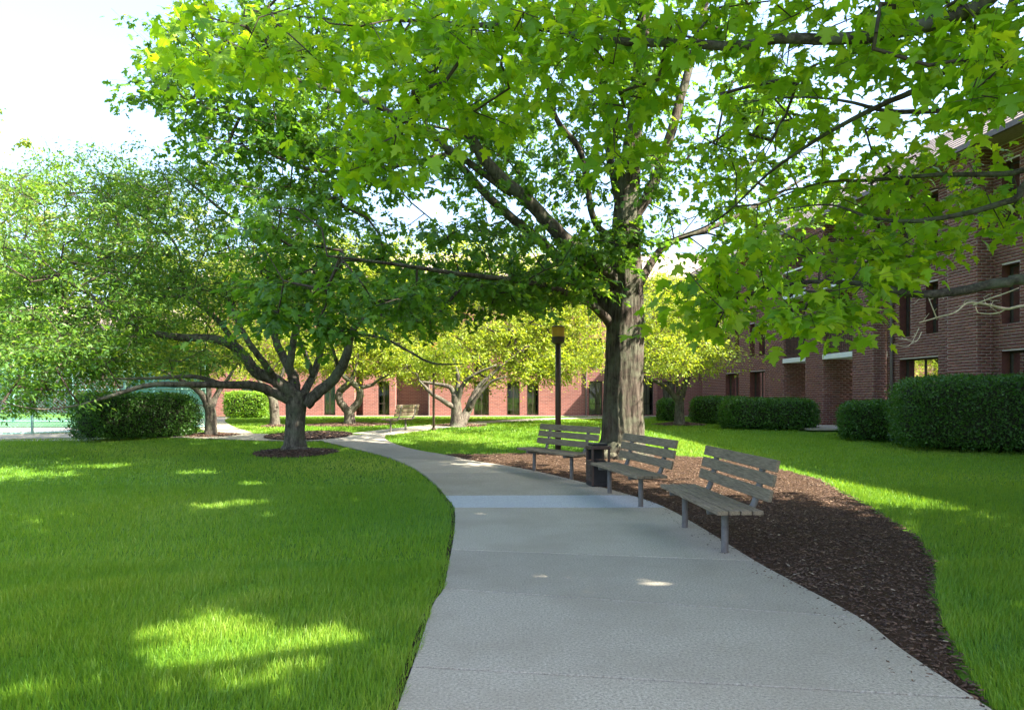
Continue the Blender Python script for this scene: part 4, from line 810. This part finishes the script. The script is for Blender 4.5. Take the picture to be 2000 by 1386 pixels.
# ---------------------------------------------------------------- court and chain-link fences
o = mesh('court_surface', [(-60,27,.385),(-17,27,.385),(-19,38,.41),(-60,38,.41)], [(0,1,2,3)], M['court']); o['kind'] = 'structure'
o = mesh('paving', [(-60,20.9,float(T(0,20.9))-.03),(-12.7,20.9,float(T(0,20.9))-.03),(-12.9,24.0,float(T(0,24))-.02),(-60,24.0,float(T(0,24))-.02),(-60,27,.36),(-13.2,27,.36)], [(0,1,2,3),(3,2,5,4)], M['pink_paving']); o['kind'] = 'structure'
def fence(label, a, b, h, sp, post_sp, screen=False):
    a = np.array(a, float); b = np.array(b, float); L = np.linalg.norm(b-a); u = (b-a)/L; za, zb = float(T(*a)), float(T(*b)); root = world_parent(thing('chain_link_fence', label, 'fence', (*((a+b)/2), (za+zb)/2), 0, 'green tennis court fences'))
    def P(s, z): return np.array([a[0]+u[0]*s, a[1]+u[1]*s, za+(zb-za)*s/L+z])
    n = int(round(L/post_sp))
    for i in range(n+1): MB().tube([P(L*i/n, -.1), P(L*i/n, h+.05)], .045, 8).build('post', M['fence_post'], root, smooth=True)
    for z in (.06, h/2, h): MB().tube([P(0, z), P(L, z)], .022, 6).build('rail', M['fence_post'], root)
    m = MB(); s = -h
    while s < L:
        for dr in (1, -1):
            s0, s1 = (s, s+h) if dr == 1 else (s+h, s); z0, z1 = 0.05, h; lo, hi = 0, L
            def clip(s0, z0, s1, z1):
                t0, t1 = 0., 1.; d = s1-s0
                for bnd, sg in ((lo, 1), (hi, -1)):
                    tt = (bnd-s0)/d
                    if d*sg > 0: t0 = max(t0, tt)
                    else: t1 = min(t1, tt)
                return t0, t1
            t0, t1 = clip(s0, z0, s1, z1)
            if t1 > t0+.01: m.tube([P(s0+(s1-s0)*t0, z0+(z1-z0)*t0), P(s0+(s1-s0)*t1, z0+(z1-z0)*t1)], .0045, 3, False)
        s += sp
    m.build('wire_mesh', M['fence_green'], root, kind='stuff')
    if screen:
        V = []; nn = 40
        for i in range(nn+1):
            for z in (.9, h-.1): p = P(L*i/nn, z)+np.array([0, .04+.02*math.sin(i*1.3), 0]); V.append(p)
        mesh('windscreen', V, [(2*i, 2*i+2, 2*i+3, 2*i+1) for i in range(nn)], M['fence_green'], root)
fence('tall green chain-link fence running along the paving towards the left hedge', (-20.5,19.6), (-11.9,26.5), 3.0, .11, 2.75)
fence('farther chain-link fence on the other side of the tennis court', (-34,31.5), (-17.5,31.5), 3.0, .16, 2.75)
fence('chain-link fence with a green windscreen behind the left hedge', (-17.5,31.5), (-11.9,26.6), 3.0, .14, 2.5, True)
# ---------------------------------------------------------------- benches
def make_bench(label, loc, rz):
    root = thing('park_bench', label, 'bench', loc, rz, 'wooden benches along the path')
    Lb = 2.05
    for i in range(4):
        m = MB(); m.box((0, -.1725+i*.115, .452+random.uniform(-.002, .002)), (Lb, .10, .04)); m.build('seat_slat', M['wood'], root, bevel=.006)
    tilt = Matrix.Rotation(math.radians(-13), 3, 'X')
    for z, yy in ((.61,.292),(.755,.326),(.895,.358)):
        m = MB(); m.box((0, yy, z), (Lb, .035, .118), tilt); m.build('back_slat', M['wood_back'], root, bevel=.006)
    for x in (-.66, .66):
        MB().tube([(x, -.02, -.1), (x, -.02, .405)], .035, 14).build('leg', M['post'], root, smooth=False)
        p = catmull([(x,-.2,.412),(x,.0,.408),(x,.17,.41),(x,.245,.44),(x,.29,.52),(x,.33,.66),(x,.385,.94)], 5); m = MB(); V = []; Fc = []
        m.tube(p, .032, 10); m.build('bracket', M['post'], root, smooth=True)
    return root
def copy_tree(o, parent=None):
    c = o.copy(); C.objects.link(c); c.parent = parent
    for ch in list(o.children): copy_tree(ch, c)
    return c
def brz(d): d = np.array(d)/np.linalg.norm(d); bx, by = d[1], -d[0]; return math.atan2(-bx, by)
p0 = make_bench('nearest weathered wooden bench, on grey posts at the edge of the path', (2.12, 7.5, 0), brz((-.05, 1)))
for lab, loc, d in (('middle wooden bench with lichened slats, right next to the black waste bin', (1.72, 10.35, float(T(0,10.35))), (-.2, 1.0)),
                    ('wooden bench in front of the amber lamp post, left of the waste bin', (.80, 13.3, float(T(0,13.3))), (-.50, .87)),
                    ('small distant bench beside the path junction, in front of the brick wall', tuple(gp((779, 842))), (.25, 1.0))):
    q = copy_tree(p0); q['label'] = lab; q.location = loc; q.rotation_euler = (0, 0, brz(d))
# ---------------------------------------------------------------- waste bin
c = gp((1168, 950)); bn = thing('waste_bin', 'square black waste bin with open front between the two left benches', 'bin', (c[0]+.02, c[1]+.17, c[2]), .22)
m = MB(); s = .32; m.box((0,0,.03),(s,s,.06)); m.box((0,s/2-.012,.24),(s-.05,.02,.36)); m.box((-s/2+.012,0,.24),(.02,s-.05,.36)); m.box((s/2-.012,0,.24),(.02,s-.05,.36)); m.box((0,-s/2+.012,.24),(s-.05,.02,.36)); m.build('body', M['black'], bn, bevel=.006)
m = MB(); m.box((0,s/2-.02,.53),(s-.07,.02,.18)); m.build('rear_panel', M['black'], bn)
for sx in (-1, 1):
    for sy in (-1, 1): MB().box((sx*(s/2-.012), sy*(s/2-.012), .33), (.035,.035,.62)).build('corner_post', M['lamp_post'], bn, bevel=.004)
MB().box((0,0,.665),(s+.03,s+.03,.06)).build('lid', M['lamp_post'], bn, bevel=.012); MB().box((0,0,.715),(s-.05,s-.05,.04)).build('cap', M['black'], bn, bevel=.012)
for kz in range(5): MB().box((-s/2-.008, 0, .12+kz*.075), (.012, s-.08, .06)).build('side_slat', M['lamp_post'], bn, bevel=.002)
MB().tube([(0,0,.07),(0,0,.44)], [.12,.13], 16).build('liner', M['dark'], bn, smooth=True)
# ---------------------------------------------------------------- lamps
def lamp(label, loc):
    root = thing('lamp_post', label, 'lamp post', loc, 0, 'path lamps')
    MB().tube([(0,0,-.1),(0,0,.04),(0,0,.05)], [.13,.13,.09], 16).build('base', M['lamp_post'], root); MB().tube([(0,0,.05),(0,0,2.78)], [.075,.072], 16).build('pole', M['lamp_post'], root, smooth=True)
    m = MB(); m.tube([(0,0,2.76),(0,0,2.80),(0,0,2.93),(0,0,2.94)], [.10,.165,.168,.155], 24); m.build('collar', M['lamp_post'], root)
    V, Fc = tube([(0,0,2.94),(0,0,2.99),(0,0,3.18)], [.155,.162,.162], 28, False); mesh('lamp_shade', V, Fc, M['amber'], root, smooth=True)
    m = MB(); m.tube([(0,0,2.94),(0,0,3.14)], .045, 10); m.build('bulb', M['white_trim'], root)
    m = MB(); m.tube([(0,0,3.18),(0,0,3.205),(0,0,3.22)], [.168,.168,.14], 28); m.build('lamp_cap', M['amber_cap'], root); return root
M['amber_cap'] = plain('amber_cap', (.12,.07,.025), (.18,.11,.03), 10, .5)
c = W(1090, 884, 17.4); l1 = lamp('brown lamp post with amber drum shade standing behind the farthest of the three benches', (c[0], 17.4, float(T(0,17.4))))
l2 = copy_tree(l1); c = gp((847, 838)); l2.location = tuple(c); l2['label'] = 'slim distant lamp post between the small far bench and the pale gnarled tree'
for ch in l2.children: ch.scale = (.6, .6, 1) if ch.name.startswith(('pole', 'base')) else (1, 1, 1)
tris = 0
for o in S.objects:
    if o.type == 'MESH': tris += sum(len(p.vertices)-2 for p in o.data.polygons) if len(o.data.polygons) < 5000 else len(o.data.polygons)*(len(o.data.polygons[0].vertices)-2)
print('TRIS', tris, 'OBJ', len(S.objects), 'bricks', len(B))
